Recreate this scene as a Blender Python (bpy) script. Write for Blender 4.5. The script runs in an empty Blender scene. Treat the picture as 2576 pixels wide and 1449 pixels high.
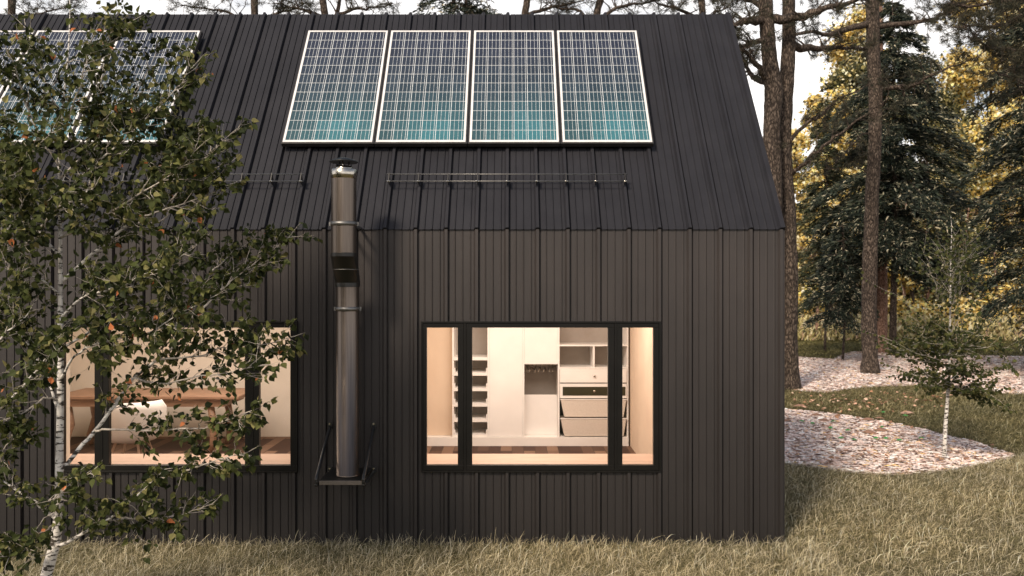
import bpy, bmesh, math, random
import numpy as np
from mathutils import Vector, Matrix
R = math.radians
rng = np.random.default_rng(7)
random.seed(7)
sc = bpy.context.scene
COL = sc.collection
H = 2.59          # eye height above the ground
CY = -8.2         # camera stands 8.2 m in front of the long wall (wall plane y = 0)
F = 2050.0        # measured focal length on a 2576 px wide print of the photo
def P(px, py, D):
    return Vector(((px-1288)*D/F, D+CY, H-(py-724.5)*D/F))
def G(px, py, z=0.0):
    D = (H-z)*F/(py-724.5)
    return Vector(((px-1288)*D/F, D+CY, z))

# ------------------------------------------------------------------ materials
def new_mat(name):
    m = bpy.data.materials.new(name); m.use_nodes = True
    nt = m.node_tree; b = nt.nodes['Principled BSDF']
    return m, nt, b
def N(nt, t, **kw):
    n = nt.nodes.new(t)
    for k, v in kw.items(): setattr(n, k, v)
    return n
def ramp(nt, fac, stops):
    r = N(nt, 'ShaderNodeValToRGB'); e = r.color_ramp.elements
    while len(e) < len(stops): e.new(0.5)
    for i, (p, c) in enumerate(stops):
        e[i].position = p; e[i].color = (*c, 1)
    nt.links.new(fac, r.inputs['Fac']); return r.outputs['Color']
def coords(nt, kind='Object', scale=(1, 1, 1)):
    tc = N(nt, 'ShaderNodeTexCoord'); mp = N(nt, 'ShaderNodeMapping')
    mp.inputs['Scale'].default_value = scale
    nt.links.new(tc.outputs[kind], mp.inputs['Vector']); return mp.outputs['Vector']
def noise(nt, vec, scale, detail=4, rough=.6):
    n = N(nt, 'ShaderNodeTexNoise'); n.inputs['Scale'].default_value = scale
    n.inputs['Detail'].default_value = detail; n.inputs['Roughness'].default_value = rough
    if vec: nt.links.new(vec, n.inputs['Vector'])
    return n.outputs['Fac']
def bump(nt, b, fac, strength, dist=.01):
    bp = N(nt, 'ShaderNodeBump'); bp.inputs['Strength'].default_value = strength
    bp.inputs['Distance'].default_value = dist
    nt.links.new(fac, bp.inputs['Height']); nt.links.new(bp.outputs['Normal'], b.inputs['Normal'])
def mat_noise(name, c0, c1, scale=8, sc3=(1, 1, 1), rough=.6, metal=0, bs=0, bscale=None, spec=.5, lo=.3, hi=.7, detail=4):
    m, nt, b = new_mat(name)
    v = coords(nt, 'Object', sc3); f = noise(nt, v, scale, detail)
    nt.links.new(ramp(nt, f, [(lo, c0), (hi, c1)]), b.inputs['Base Color'])
    b.inputs['Roughness'].default_value = rough; b.inputs['Metallic'].default_value = metal
    b.inputs['Specular IOR Level'].default_value = spec
    if bs: bump(nt, b, noise(nt, v, bscale or scale*3, 5), bs)
    return m
def mat_attr(name, rough=.6, trans=.0, spec=.3, bs=0):
    """colour from the mesh's own colour attribute, leaf-like translucency"""
    m, nt, b = new_mat(name)
    a = N(nt, 'ShaderNodeAttribute'); a.attribute_name = 'tint'
    nt.links.new(a.outputs['Color'], b.inputs['Base Color'])
    b.inputs['Roughness'].default_value = rough; b.inputs['Specular IOR Level'].default_value = spec
    if trans:
        t = N(nt, 'ShaderNodeBsdfTranslucent'); mx = N(nt, 'ShaderNodeMixShader')
        nt.links.new(a.outputs['Color'], t.inputs['Color'])
        mx.inputs['Fac'].default_value = trans
        nt.links.new(b.outputs[0], mx.inputs[1]); nt.links.new(t.outputs[0], mx.inputs[2])
        nt.links.new(mx.outputs[0], nt.nodes['Material Output'].inputs['Surface'])
    return m

def cladding_mat(name, c0, c1, rough, wall_shade=True):
    m, nt, b = new_mat(name)
    v = coords(nt, 'Object', (1, 1, .15)); f = noise(nt, v, 5, 6, .65)
    col = ramp(nt, f, [(.3, c0), (.72, c1)])
    v2 = coords(nt, 'Object', (1, 1, 1)); f2 = noise(nt, v2, 1.1, 3)
    mx = N(nt, 'ShaderNodeMix', data_type='RGBA', blend_type='MULTIPLY'); mx.inputs['Factor'].default_value = .55
    nt.links.new(col, mx.inputs['A']); nt.links.new(ramp(nt, f2, [(.3, (.72, .72, .74)), (.7, (1.15, 1.12, 1.1))]), mx.inputs['B'])
    out = mx.outputs['Result']
    if wall_shade:  # shading painted into the wall colour: dark foot, lighter toward the eave
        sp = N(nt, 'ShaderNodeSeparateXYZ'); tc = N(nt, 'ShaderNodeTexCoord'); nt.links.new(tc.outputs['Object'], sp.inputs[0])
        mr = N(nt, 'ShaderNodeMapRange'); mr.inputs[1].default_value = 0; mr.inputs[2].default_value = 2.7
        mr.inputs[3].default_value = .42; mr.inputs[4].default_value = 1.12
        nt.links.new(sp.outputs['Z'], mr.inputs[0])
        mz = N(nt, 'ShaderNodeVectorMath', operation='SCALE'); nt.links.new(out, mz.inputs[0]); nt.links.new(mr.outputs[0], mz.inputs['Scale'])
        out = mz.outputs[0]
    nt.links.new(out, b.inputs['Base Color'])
    fr = noise(nt, coords(nt, 'Object', (1, 1, 1)), 60, 3)
    rr = N(nt, 'ShaderNodeMapRange'); rr.inputs[3].default_value = rough-.08; rr.inputs[4].default_value = rough+.12
    nt.links.new(fr, rr.inputs[0]); nt.links.new(rr.outputs[0], b.inputs['Roughness'])
    bump(nt, b, noise(nt, coords(nt, 'Object', (1, 1, 1)), 140, 3), .12, .004)
    b.inputs['Specular IOR Level'].default_value = .4 if wall_shade else .16
    return m
M = {}
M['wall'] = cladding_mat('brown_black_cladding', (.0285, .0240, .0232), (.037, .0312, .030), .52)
M['roof'] = cladding_mat('blue_black_roofing', (.0195, .0195, .0240), (.0255, .0255, .0305), .5, False)
M['frame'] = mat_noise('bronze_window_frame', (.0045, .0042, .0036), (.008, .007, .006), 3, spec=.22, rough=.4, bs=.03, bscale=90)
M['black'] = mat_noise('black_metal', (.008, .008, .008), (.016, .016, .016), 12, rough=.35, bs=.05, bscale=80)
M['elbow'] = mat_noise('black_enamel', (.004, .004, .004), (.008, .008, .007), 9, rough=.4)
M['panel_frame'] = mat_noise('anodised_frame', (.62, .60, .60), (.78, .76, .75), 8, rough=.4)
M['panel_side'] = mat_noise('dark_panel_side', (.018, .016, .016), (.03, .027, .027), 8, rough=.45)
M['plaster'] = mat_noise('warm_plaster', (.74, .66, .56), (.82, .74, .64), 2, rough=.9, bs=.04, bscale=40)
M['beige'] = mat_noise('beige_plaster', (.66, .50, .37), (.74, .58, .44), 1.4, rough=.9, bs=.05, bscale=30)
M['white'] = mat_noise('white_laminate', (.78, .74, .70), (.86, .82, .78), 2, rough=.45)
M['grey_back'] = mat_noise('grey_brown_backing', (.34, .29, .25), (.42, .37, .33), 3, rough=.8)  # grey-brown colour of the wardrobe back panel
M['ledge'] = mat_noise('ledge_wood', (.56, .39, .29), (.66, .47, .36), 3, (1, 6, 1), rough=.55)
M['wicker'] = mat_noise('wicker', (.62, .54, .46), (.78, .70, .62), 60, (1, 1, 3), rough=.8, bs=.3, bscale=80)
M['green_drawer'] = mat_noise('green_front', (.022, .021, .008), (.034, .031, .012), 4, rough=.3)
M['brown_wood'] = mat_noise('brown_wood', (.24, .13, .08), (.40, .24, .15), 5, (1, 6, 6), rough=.5, bs=.08)
M['yellow'] = mat_noise('yellow_shade', (.80, .62, .12), (.88, .70, .18), 4, rough=.5)
M['shelf_lip'] = mat_noise('worn_bronze_lip', (.085, .072, .058), (.12, .10, .085), 20, rough=.45)
M['knob'] = mat_noise('steel_knob', (.5, .47, .43), (.6, .57, .5), 10, rough=.25, metal=1)
M['hanger'] = mat_noise('hanger_wood', (.10, .08, .06), (.2, .16, .12), 10, rough=.5)

def steel_mat():
    m, nt, b = new_mat('brushed_steel')
    v = coords(nt, 'Object', (1, 1, .012)); f = noise(nt, v, 160, 3)
    nt.links.new(ramp(nt, f, [(.3, (.12, .098, .084)), (.7, (.20, .165, .14))]), b.inputs['Base Color'])
    b.inputs['Metallic'].default_value = 1
    rr = N(nt, 'ShaderNodeMapRange'); rr.inputs[3].default_value = .30; rr.inputs[4].default_value = .44
    nt.links.new(f, rr.inputs[0]); nt.links.new(rr.outputs[0], b.inputs['Roughness'])
    bump(nt, b, f, .06, .002)
    return m
M['steel'] = steel_mat()
M['brass_steel'] = mat_noise('polished_steel', (.46, .42, .36), (.58, .53, .47), 4, rough=.2, metal=1)
M['rail_steel'] = mat_noise('dull_galvanised_rail', (.16, .155, .15), (.24, .235, .23), 20, rough=.5, metal=1)

def glass_mat():
    m = bpy.data.materials.new('window_glass'); m.use_nodes = True; nt = m.node_tree; nt.nodes.clear()
    o = N(nt, 'ShaderNodeOutputMaterial'); mx = N(nt, 'ShaderNodeMixShader'); t = N(nt, 'ShaderNodeBsdfTransparent')
    g = N(nt, 'ShaderNodeBsdfGlossy'); g.inputs['Roughness'].default_value = .02
    t.inputs['Color'].default_value = (.95, .94, .92, 1)
    fr = N(nt, 'ShaderNodeFresnel'); fr.inputs['IOR'].default_value = 1.5
    nt.links.new(fr.outputs[0], mx.inputs[0]); nt.links.new(t.outputs[0], mx.inputs[1]); nt.links.new(g.outputs[0], mx.inputs[2])
    nt.links.new(mx.outputs[0], o.inputs['Surface']); return m
M['glass'] = glass_mat()

def floor_mat():
    m, nt, b = new_mat('plank_floor')
    v = coords(nt, 'Object', (1, 1, 1))
    br = N(nt, 'ShaderNodeTexBrick'); br.inputs['Scale'].default_value = 1
    br.inputs['Brick Width'].default_value = .9; br.inputs['Row Height'].default_value = .16
    br.inputs['Mortar Size'].default_value = .004; br.inputs['Bias'].default_value = .35
    br.inputs['Color1'].default_value = (.34, .21, .14, 1); br.inputs['Color2'].default_value = (.06, .030, .022, 1)
    br.inputs['Mortar'].default_value = (.05, .03, .02, 1)
    mp = N(nt, 'ShaderNodeMapping'); mp.inputs['Rotation'].default_value = (0, 0, R(90)); nt.links.new(v, mp.inputs[0])
    nt.links.new(mp.outputs[0], br.inputs['Vector'])
    nt.links.new(br.outputs['Color'], b.inputs['Base Color']); b.inputs['Roughness'].default_value = .7; b.inputs['Specular IOR Level'].default_value = .2
    return m
M['floor'] = floor_mat()

def birch_mat(name, s=1.0):
    m, nt, b = new_mat(name)
    v = coords(nt, 'Object', (1, 1, 3.2)); f = noise(nt, v, 15*s, 4, .6)
    v2 = coords(nt, 'Object', (1, 1, 1)); f2 = noise(nt, v2, 8*s, 5)
    base = ramp(nt, f2, [(.3, (.46, .42, .38)), (.6, (.74, .70, .66))])
    dark = ramp(nt, f, [(.52, (1, 1, 1)), (.57, (.06, .05, .04))])
    mx = N(nt, 'ShaderNodeMix', data_type='RGBA', blend_type='MULTIPLY'); mx.inputs['Factor'].default_value = 1
    nt.links.new(base, mx.inputs['A']); nt.links.new(dark, mx.inputs['B'])
    nt.links.new(mx.outputs['Result'], b.inputs['Base Color']); b.inputs['Roughness'].default_value = .75
    bump(nt, b, f, .4, .006); return m
M['birch'] = birch_mat('birch_bark'); M['birch_far'] = birch_mat('young_birch_bark', .8)
M['twig'] = mat_noise('pale_twig_bark', (.26, .22, .18), (.62, .56, .50), 30, rough=.8)
def bark_mat(name, c0, c1, c2):
    m, nt, b = new_mat(name)
    v = coords(nt, 'Object', (1, 1, .33)); vo = N(nt, 'ShaderNodeTexVoronoi', feature='DISTANCE_TO_EDGE')
    n0 = N(nt, 'ShaderNodeTexNoise'); n0.inputs['Scale'].default_value = 9; nt.links.new(v, n0.inputs['Vector'])
    mxv = N(nt, 'ShaderNodeMix', data_type='RGBA'); mxv.inputs['Factor'].default_value = .12
    nt.links.new(v, mxv.inputs['A']); nt.links.new(n0.outputs['Color'], mxv.inputs['B'])
    vo.inputs['Scale'].default_value = 24; nt.links.new(mxv.outputs['Result'], vo.inputs['Vector'])
    f2 = noise(nt, v, 30, 6, .7)
    mt = N(nt, 'ShaderNodeMath', operation='MULTIPLY'); nt.links.new(vo.outputs['Distance'], mt.inputs[0]); mt.inputs[1].default_value = 1.1
    ad = N(nt, 'ShaderNodeMath', operation='MULTIPLY_ADD'); nt.links.new(f2, ad.inputs[0]); ad.inputs[1].default_value = 1.0; nt.links.new(mt.outputs[0], ad.inputs[2])
    nt.links.new(ramp(nt, ad.outputs[0], [(.40, c0), (.62, c1), (.85, c2)]), b.inputs['Base Color'])
    b.inputs['Roughness'].default_value = .9; b.inputs['Specular IOR Level'].default_value = .2
    bump(nt, b, ad.outputs[0], .9, .04); return m
M['pine'] = bark_mat('pine_bark', (.016, .012, .010), (.052, .039, .031), (.17, .13, .105))
M['red_pine'] = bark_mat('reddish_pine_bark', (.06, .03, .022), (.26, .15, .11), (.46, .30, .23))
M['leaf'] = mat_attr('birch_leaf', .6, .28, .12)
M['needle'] = mat_attr('conifer_needle', .6, .12, .35)
M['gold'] = mat_attr('golden_leaf', .6, .35, .2)
M['grass'] = mat_attr('dry_grass_blade', .7, .25, .2)
M['chip'] = mat_attr('bark_chip', .85, 0, .2)

def ground_mat():
    m, nt, b = new_mat('soil_under_grass')
    v = coords(nt, 'Object'); f = noise(nt, v, 1.3, 6); f2 = noise(nt, v, 45, 4, .7)
    c = ramp(nt, f2, [(.3, (.045, .040, .020)), (.52, (.13, .115, .06)), (.75, (.30, .265, .155))])
    mx = N(nt, 'ShaderNodeMix', data_type='RGBA', blend_type='MULTIPLY'); mx.inputs['Factor'].default_value = 1
    nt.links.new(c, mx.inputs['A']); nt.links.new(ramp(nt, f, [(.3, (.75, .8, .65)), (.7, (1.15, 1.05, .95))]), mx.inputs['B'])
    nt.links.new(mx.outputs['Result'], b.inputs['Base Color']); b.inputs['Roughness'].default_value = .95
    b.inputs['Specular IOR Level'].default_value = .1
    bump(nt, b, f2, .8, .03); return m
M['ground'] = ground_mat()
def mulch_mat():
    m, nt, b = new_mat('pale_bark_mulch')
    v = coords(nt, 'Object', (1, 1.6, 1))
    vo = N(nt, 'ShaderNodeTexVoronoi'); vo.inputs['Scale'].default_value = 14; nt.links.new(v, vo.inputs['Vector'])
    s = N(nt, 'ShaderNodeSeparateColor'); nt.links.new(vo.outputs['Color'], s.inputs[0])
    f2 = noise(nt, v, 30, 5, .7)
    c = ramp(nt, s.outputs[0], [(0, (.16, .10, .08)), (.25, (.50, .38, .33)), (.6, (.74, .62, .57)), (1, (.86, .78, .75))])
    mx = N(nt, 'ShaderNodeMix', data_type='RGBA', blend_type='MULTIPLY'); mx.inputs['Factor'].default_value = .9
    nt.links.new(c, mx.inputs['A']); nt.links.new(ramp(nt, f2, [(.35, (.35, .28, .25)), (.55, (1, 1, 1))]), mx.inputs['B'])
    nt.links.new(mx.outputs['Result'], b.inputs['Base Color']); b.inputs['Roughness'].default_value = .9
    bump(nt, b, f2, .7, .02); return m
M['mulch'] = mulch_mat()

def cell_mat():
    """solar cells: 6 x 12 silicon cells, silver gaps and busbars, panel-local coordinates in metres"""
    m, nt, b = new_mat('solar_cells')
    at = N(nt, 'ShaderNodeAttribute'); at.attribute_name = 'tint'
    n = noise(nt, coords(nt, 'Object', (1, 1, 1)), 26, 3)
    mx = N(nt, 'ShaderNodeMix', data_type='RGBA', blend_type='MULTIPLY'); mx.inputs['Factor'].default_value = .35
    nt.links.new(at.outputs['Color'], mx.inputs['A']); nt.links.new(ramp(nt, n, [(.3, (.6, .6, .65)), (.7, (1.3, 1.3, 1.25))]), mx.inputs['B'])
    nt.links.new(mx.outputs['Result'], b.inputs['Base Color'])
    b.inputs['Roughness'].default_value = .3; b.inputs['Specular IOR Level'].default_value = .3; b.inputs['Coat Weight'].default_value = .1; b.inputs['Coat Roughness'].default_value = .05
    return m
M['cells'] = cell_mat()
M['silver'] = mat_noise('silver_gridline', (.70, .73, .75), (.86, .88, .90), 30, rough=.4)

# ------------------------------------------------------------------ builders
def link(name, me, mat, parent=None):
    o = bpy.data.objects.new(name, me); COL.objects.link(o)
    if mat is not None:
        for mm in (mat if isinstance(mat, (list, tuple)) else [mat]): me.materials.append(mm)
    if parent is not None: o.parent = parent
    return o
def tag(o, label=None, cat=None, group=None, kind=None):
    if label: o['label'] = label
    if cat: o['category'] = cat
    if group: o['group'] = group
    if kind: o['kind'] = kind
    return o
def thing(name, label, cat, loc=(0, 0, 0), group=None, rz=0):
    o = bpy.data.objects.new(name, None); COL.objects.link(o); o.location = loc; o.rotation_euler = (0, 0, rz)
    o.empty_display_size = .2
    return tag(o, label, cat, group)
class MB:
    """collects shapes for ONE mesh; coordinates are world, shifted to the parent's origin at build"""
    def __init__(s): s.v = []; s.f = []; s.smooth = []
    def add(s, vs, fs, smooth=False):
        k = len(s.v); s.v += [tuple(a) for a in vs]; s.f += [tuple(i+k for i in f) for f in fs]; s.smooth += [smooth]*len(fs)
    def box(s, x0, x1, y0, y1, z0, z1):
        s.add([(x0,y0,z0),(x1,y0,z0),(x1,y1,z0),(x0,y1,z0),(x0,y0,z1),(x1,y0,z1),(x1,y1,z1),(x0,y1,z1)],
              [(0,3,2,1),(4,5,6,7),(0,1,5,4),(1,2,6,5),(2,3,7,6),(3,0,4,7)])
    def hexa(s, p):   # eight corners, bottom 4 then top 4
        s.add(p, [(0,3,2,1),(4,5,6,7),(0,1,5,4),(1,2,6,5),(2,3,7,6),(3,0,4,7)])
    def tube(s, pts, rad, n=10, cap=True):
        pts = [Vector(p) for p in pts]
        if not hasattr(rad, '__len__'): rad = [rad]*len(pts)
        up = None; base = len(s.v)
        for i, p in enumerate(pts):
            t = (pts[min(i+1, len(pts)-1)]-pts[max(i-1, 0)]).normalized()
            if up is None:
                up = Vector((0, 0, 1)) if abs(t.z) < .9 else Vector((1, 0, 0))
            up = (up-t*up.dot(t)).normalized(); w = t.cross(up)
            for k in range(n):
                a = 2*math.pi*k/n; s.v.append(tuple(p+(up*math.cos(a)+w*math.sin(a))*rad[i]))
        for i in range(len(pts)-1):
            for k in range(n):
                a = base+i*n+k; b = base+i*n+(k+1) % n
                s.f.append((a, b, b+n, a+n)); s.smooth.append(True)
        if cap:
            s.f.append(tuple(base+k for k in range(n))[::-1]); s.smooth.append(False)
            s.f.append(tuple(base+(len(pts)-1)*n+k for k in range(n))); s.smooth.append(False)
    def lathe(s, c, prof, n=32, cap=False):
        base = len(s.v)
        for (r, z) in prof:
            for k in range(n):
                a = 2*math.pi*k/n; s.v.append((c[0]+r*math.cos(a), c[1]+r*math.sin(a), z))
        for i in range(len(prof)-1):
            for k in range(n):
                a = base+i*n+k; b = base+i*n+(k+1) % n
                s.f.append((a, b, b+n, a+n)); s.smooth.append(True)
        if cap:
            s.f.append(tuple(base+k for k in range(n))[::-1]); s.smooth.append(False)
            s.f.append(tuple(base+(len(prof)-1)*n+k for k in range(n))); s.smooth.append(False)
    def build(s, name, mat, parent=None, bevel=0):
        off = Vector((0, 0, 0)); q = parent
        while q is not None: off += Vector(q.location); q = q.parent
        me = bpy.data.meshes.new(name)
        me.from_pydata([(a-off.x, b-off.y, c-off.z) for a, b, c in s.v], [], s.f)
        me.polygons.foreach_set('use_smooth', s.smooth); me.update()
        o = link(name, me, mat, parent)
        if bevel:
            md = o.modifiers.new('Bevel', 'BEVEL'); md.width = bevel; md.segments = 2; md.limit_method = 'ANGLE'
        return o
def np_mesh(name, V, Fa, mat, tint=None, parent=None, nside=4, smooth=False):
    """V (n,3), Fa (m,nside), tint (n,3)"""
    V = np.asarray(V, dtype=np.float32); off = np.zeros(3); q = parent
    while q is not None: off += np.array(q.location); q = q.parent
    V = V-off.astype(np.float32)
    me = bpy.data.meshes.new(name); m = len(Fa)
    me.vertices.add(len(V)); me.vertices.foreach_set('co', V.ravel())
    me.loops.add(m*nside); me.loops.foreach_set('vertex_index', np.asarray(Fa, dtype=np.int32).ravel())
    me.polygons.add(m); me.polygons.foreach_set('loop_start', np.arange(m, dtype=np.int32)*nside)
    me.polygons.foreach_set('loop_total', np.full(m, nside, dtype=np.int32))
    me.polygons.foreach_set('use_smooth', np.full(m, smooth))
    if tint is not None:
        a = me.color_attributes.new('tint', 'FLOAT_COLOR', 'POINT')
        c = np.ones((len(V), 4), dtype=np.float32); c[:, :3] = tint; a.data.foreach_set('color', c.ravel())
    me.update(calc_edges=True); me.validate()
    return link(name, me, mat, parent)
def smooth_path(pts, rads=None, step=4):
    pts = [Vector(p) for p in pts]; n = len(pts); out = []; ro = []
    for i in range(n-1):
        p0 = pts[max(i-1, 0)]; p1 = pts[i]; p2 = pts[i+1]; p3 = pts[min(i+2, n-1)]
        for k in range(step):
            t = k/step
            out.append(.5*((2*p1)+(p2-p0)*t+(2*p0-5*p1+4*p2-p3)*t*t+(3*p1-p0-3*p2+p3)*t**3))
            if rads: ro.append(rads[i]*(1-t)+rads[i+1]*t)
    out.append(pts[-1])
    if rads: ro.append(rads[-1])
    return (out, ro) if rads else out
def norm(a): return a/np.maximum(np.linalg.norm(a, axis=-1, keepdims=True), 1e-9)
def scatter(template_v, template_f, pos, axis, nrm, scale, tint):
    """instances of a small face template baked into one mesh: template y along axis, z along normal"""
    axis = norm(axis); side = norm(np.cross(axis, nrm)); nn = np.cross(side, axis)
    tv = np.asarray(template_v, dtype=np.float64); k = len(tv); n = len(pos)
    s = np.asarray(scale).reshape(n, -1)
    if s.shape[1] == 1: s = np.repeat(s, 3, axis=1)
    V = (pos[:, None, :]+side[:, None, :]*(tv[None, :, 0:1]*s[:, None, 0:1])+axis[:, None, :]*(tv[None, :, 1:2]*s[:, None, 1:2])
         + nn[:, None, :]*(tv[None, :, 2:3]*s[:, None, 2:3])).reshape(-1, 3)
    Fc = (np.asarray(template_f)[None]+(np.arange(n)*k)[:, None, None]).reshape(-1, len(template_f[0]))
    return V, Fc, np.repeat(tint, k, axis=0)
def inpoly(x, y, poly):
    poly = np.array([(p[0], p[1]) for p in poly]); ins = np.zeros(len(x), bool); j = len(poly)-1
    for i in range(len(poly)):
        xi, yi = poly[i]; xj, yj = poly[j]
        c = ((yi > y) != (yj > y)) & (x < (xj-xi)*(y-yi)/((yj-yi) if yj != yi else 1e-9)+xi)
        ins ^= c; j = i
    return ins

# ------------------------------------------------------------------ the setting: ground and mulch beds
me = MB(); gs = 400
me.add([(-gs, -60, 0), (gs, -60, 0), (gs, 600, 0), (-gs, 600, 0)], [(0, 1, 2, 3)])
tag(me.build('ground', M['ground']), kind='structure')
near_bed = [G(*p) for p in [(1974,1032),(2060,1040),(2141,1050),(2246,1067),(2318,1083),(2381,1099),(2440,1113),(2500,1131),(2550,1150),(2532,1158),(2495,1166),(2440,1177),(2394,1185),(2330,1193),(2267,1198),(2200,1197),(2141,1192),(2056,1181),(1974,1168)]]
near_bed = [Vector((3.0, 3.75, 0)), Vector((3.0, 9.0, 0))] + near_bed[:]
near_bed = near_bed[:2]+near_bed[2:]
far_bed = [G(*p) for p in [(1974,898),(2098,905),(2120,896),(2141,886),(2267,888),(2394,896),(2576,898),(2800,902),(2800,1004),(2576,994),(2500,991),(2394,976),(2288,971),(2183,976),(2077,989),(1974,981),(1850,985),(1650,985),(1650,900),(1850,897)]]
def wobble(poly, amp, step):
    out = []
    for i in range(len(poly)):
        a = poly[i]; b = poly[(i+1) % len(poly)]; n = max(1, int((b-a).length/step))
        for k in range(n):
            q = a.lerp(b, k/n); out.append(Vector((q.x+random.uniform(-amp, amp), q.y+random.uniform(-amp, amp), 0)))
    return out
near_bed = wobble(near_bed, .03, .15); far_bed = wobble(far_bed, .09, .4)
def sheet(name, poly, z, mat):
    bm = bmesh.new(); f = bm.faces.new([bm.verts.new((p.x, p.y, z)) for p in poly]); bmesh.ops.triangulate(bm, faces=[f])
    if f.is_valid and f.normal.z < 0: pass
    bmesh.ops.recalc_face_normals(bm, faces=bm.faces); m = bpy.data.meshes.new(name); bm.to_mesh(m); bm.free()
    return tag(link(name, m, mat), kind='structure')
sheet('mulch_bed', near_bed, .012, M['mulch']); sheet('mulch_bed', far_bed, .012, M['mulch'])

# chips of bark lying on both beds
def chips(poly, n, lo, hi, name, label):
    xs = [p.x for p in poly]; ys = [p.y for p in poly]
    x = rng.uniform(min(xs), max(xs), n*3); y = rng.uniform(min(ys), max(ys), n*3)
    k = inpoly(x, y, poly) & (x > 2.8); x = x[k][:n]; y = y[k][:n]; n = len(x)
    pal = np.array([(.84,.72,.67),(.92,.83,.79),(.64,.48,.42),(.36,.23,.17),(.13,.085,.07),(.80,.56,.27),(.78,.62,.57),(.95,.90,.88)])
    c = pal[rng.choice(8, n, p=[.20,.20,.13,.11,.11,.04,.11,.10])]*rng.uniform(.8, 1.1, (n, 1))
    c = np.clip(c*np.array([1.03, .985, .97])*(1+.16*np.sin(x*7+2*np.sin(y*5))*np.sin(y*9+x*2))[:, None], 0, .92)
    a = rng.uniform(0, 2*math.pi, n); ax = np.stack([np.cos(a), np.sin(a), rng.normal(0, .12, n)], 1)
    nr = np.stack([rng.normal(0, .3, n), rng.normal(0, .3, n), np.ones(n)], 1)
    L = rng.uniform(lo, hi, n)
    tv = [(-.5,-.8,0),(.5,-1,0),(.6,.7,.0),(-.3,1,0),(0,0,.35)]; tf = [(0,1,4),(1,2,4),(2,3,4),(3,0,4)]
    V, Fc, T = scatter(tv, tf, np.stack([x, y, rng.uniform(.018, .045, n)], 1), ax, nr, np.stack([L*.45, L, L*.4], 1), c)
    tag(np_mesh(name, V, Fc, M['chip'], T, nside=3), label, 'bark mulch', kind='stuff')
chips(near_bed, 22000, .02, .075, 'bark_chips', 'pale pinkish bark chips covering the near mulch bed beside the house corner')
chips(far_bed, 40000, .03, .08, 'bark_chips', 'pale bark chips covering the wide far mulch bed around the pine trunks')

# ------------------------------------------------------------------ grass
def grass(name, label, x0, x1, y0, y1, n, Lr, W, nlong, Llong, tone=(1.06, 1.04, .99)):
    """a low mat of short blades with longer pale strands arching over it, all in one mesh"""
    x = rng.uniform(x0, x1, n+nlong); y = rng.uniform(y0, y1, n+nlong); isl = np.arange(n+nlong) >= n
    D = y-CY; px = 1288+x*F/D
    k = (px > -350) & (px < 2920)
    k &= ~((x > -6.75) & (x < 2.76) & (y > -.03) & (y < 4.2))
    k &= ~inpoly(x, y, near_bed) & ~inpoly(x, y, far_bed)
    k &= ~((x < 2.7) & (y > 0))                                  # hidden behind the house
    x = x[k]; y = y[k]; isl = isl[k]; n = len(x)
    # clumps and thin spots
    den = np.sin(x*5.1+1.3*np.sin(y*3.7))*np.cos(y*6.3+1.1*np.sin(x*4.4))
    a = rng.uniform(0, 2*math.pi, n); L = np.where(isl, rng.uniform(*Llong, n), rng.uniform(*Lr, n)*(1+.12*den))
    d = np.stack([np.cos(a), np.sin(a)], 1); sd = np.stack([-d[:, 1], d[:, 0]], 1)
    e0 = np.where(isl, rng.uniform(.5, 1.5, n), rng.uniform(.15, 1.35, n)); bend = rng.uniform(-.2, 2.0, n); tw = rng.normal(0, 1.1, n)
    L = L*(1+.35*(e0 < .8))
    w = W*rng.uniform(.6, 1.25, n)*np.where(isl, 1.0, .9)
    V = np.zeros((n, 9, 3)); p = np.stack([x, y, np.zeros(n)], 1)
    z0 = np.where(isl, rng.uniform(.01, .04, n), rng.uniform(0, .035, n)); p[:, 2] = z0
    for i in range(5):
        t = i/4; ww = w*(1-.6*t)
        if i < 4:
            V[:, 2*i] = p; V[:, 2*i+1] = p
            V[:, 2*i, :2] -= sd*ww[:, None]; V[:, 2*i+1, :2] += sd*ww[:, None]
            V[:, 2*i+1, 2] += ww*.8
        else: V[:, 8] = p
        e = e0-bend*t; az = a+tw*t; st = L/4
        p = p+np.stack([np.cos(az)*np.cos(e)*st, np.sin(az)*np.cos(e)*st, np.sin(e)*st], 1)
        p[:, 2] = np.maximum(p[:, 2], .008)
    tf = np.array([(0,1,3),(0,3,2),(2,3,5),(2,5,4),(4,5,7),(4,7,6),(6,7,8)])
    Fc = (tf[None]+(np.arange(n)*9)[:, None, None]).reshape(-1, 3)
    pal = np.array([(.44,.38,.25),(.29,.255,.15),(.15,.14,.07),(.07,.07,.035),(.62,.55,.39),(.22,.185,.13)])
    c = pal[rng.choice(6, n, p=[.20,.24,.22,.16,.07,.11])]*rng.uniform(.75, 1.15, (n, 1))
    pl = np.array([(.74,.66,.49),(.62,.54,.36),(.84,.78,.64)]); cl_ = pl[rng.choice(3, n, p=[.4,.4,.2])]*rng.uniform(.75, 1.1, (n, 1))
    c = np.where(isl[:, None], cl_, c*1.25)*np.array(tone)*np.where(isl, 1.12, 1.0)[:, None]
    patch = np.sin(x*1.7+1)*np.cos(y*2.1)+.6*np.sin(x*.6-y*.9)
    c = c*(1+.12*patch[:, None]*np.array([1.0, .8, .5])+.10*den[:, None])
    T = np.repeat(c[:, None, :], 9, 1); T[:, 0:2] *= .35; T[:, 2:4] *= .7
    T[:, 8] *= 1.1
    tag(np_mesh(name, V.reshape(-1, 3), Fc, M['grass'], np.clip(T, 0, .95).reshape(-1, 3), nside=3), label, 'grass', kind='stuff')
grass('lawn_grass', 'tangled dry grass strip along the foot of the dark long wall', -6.9, 3.0, -2.2, -.02, 130000, (.035, .09), .0015, 11000, (.09, .18))
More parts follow.
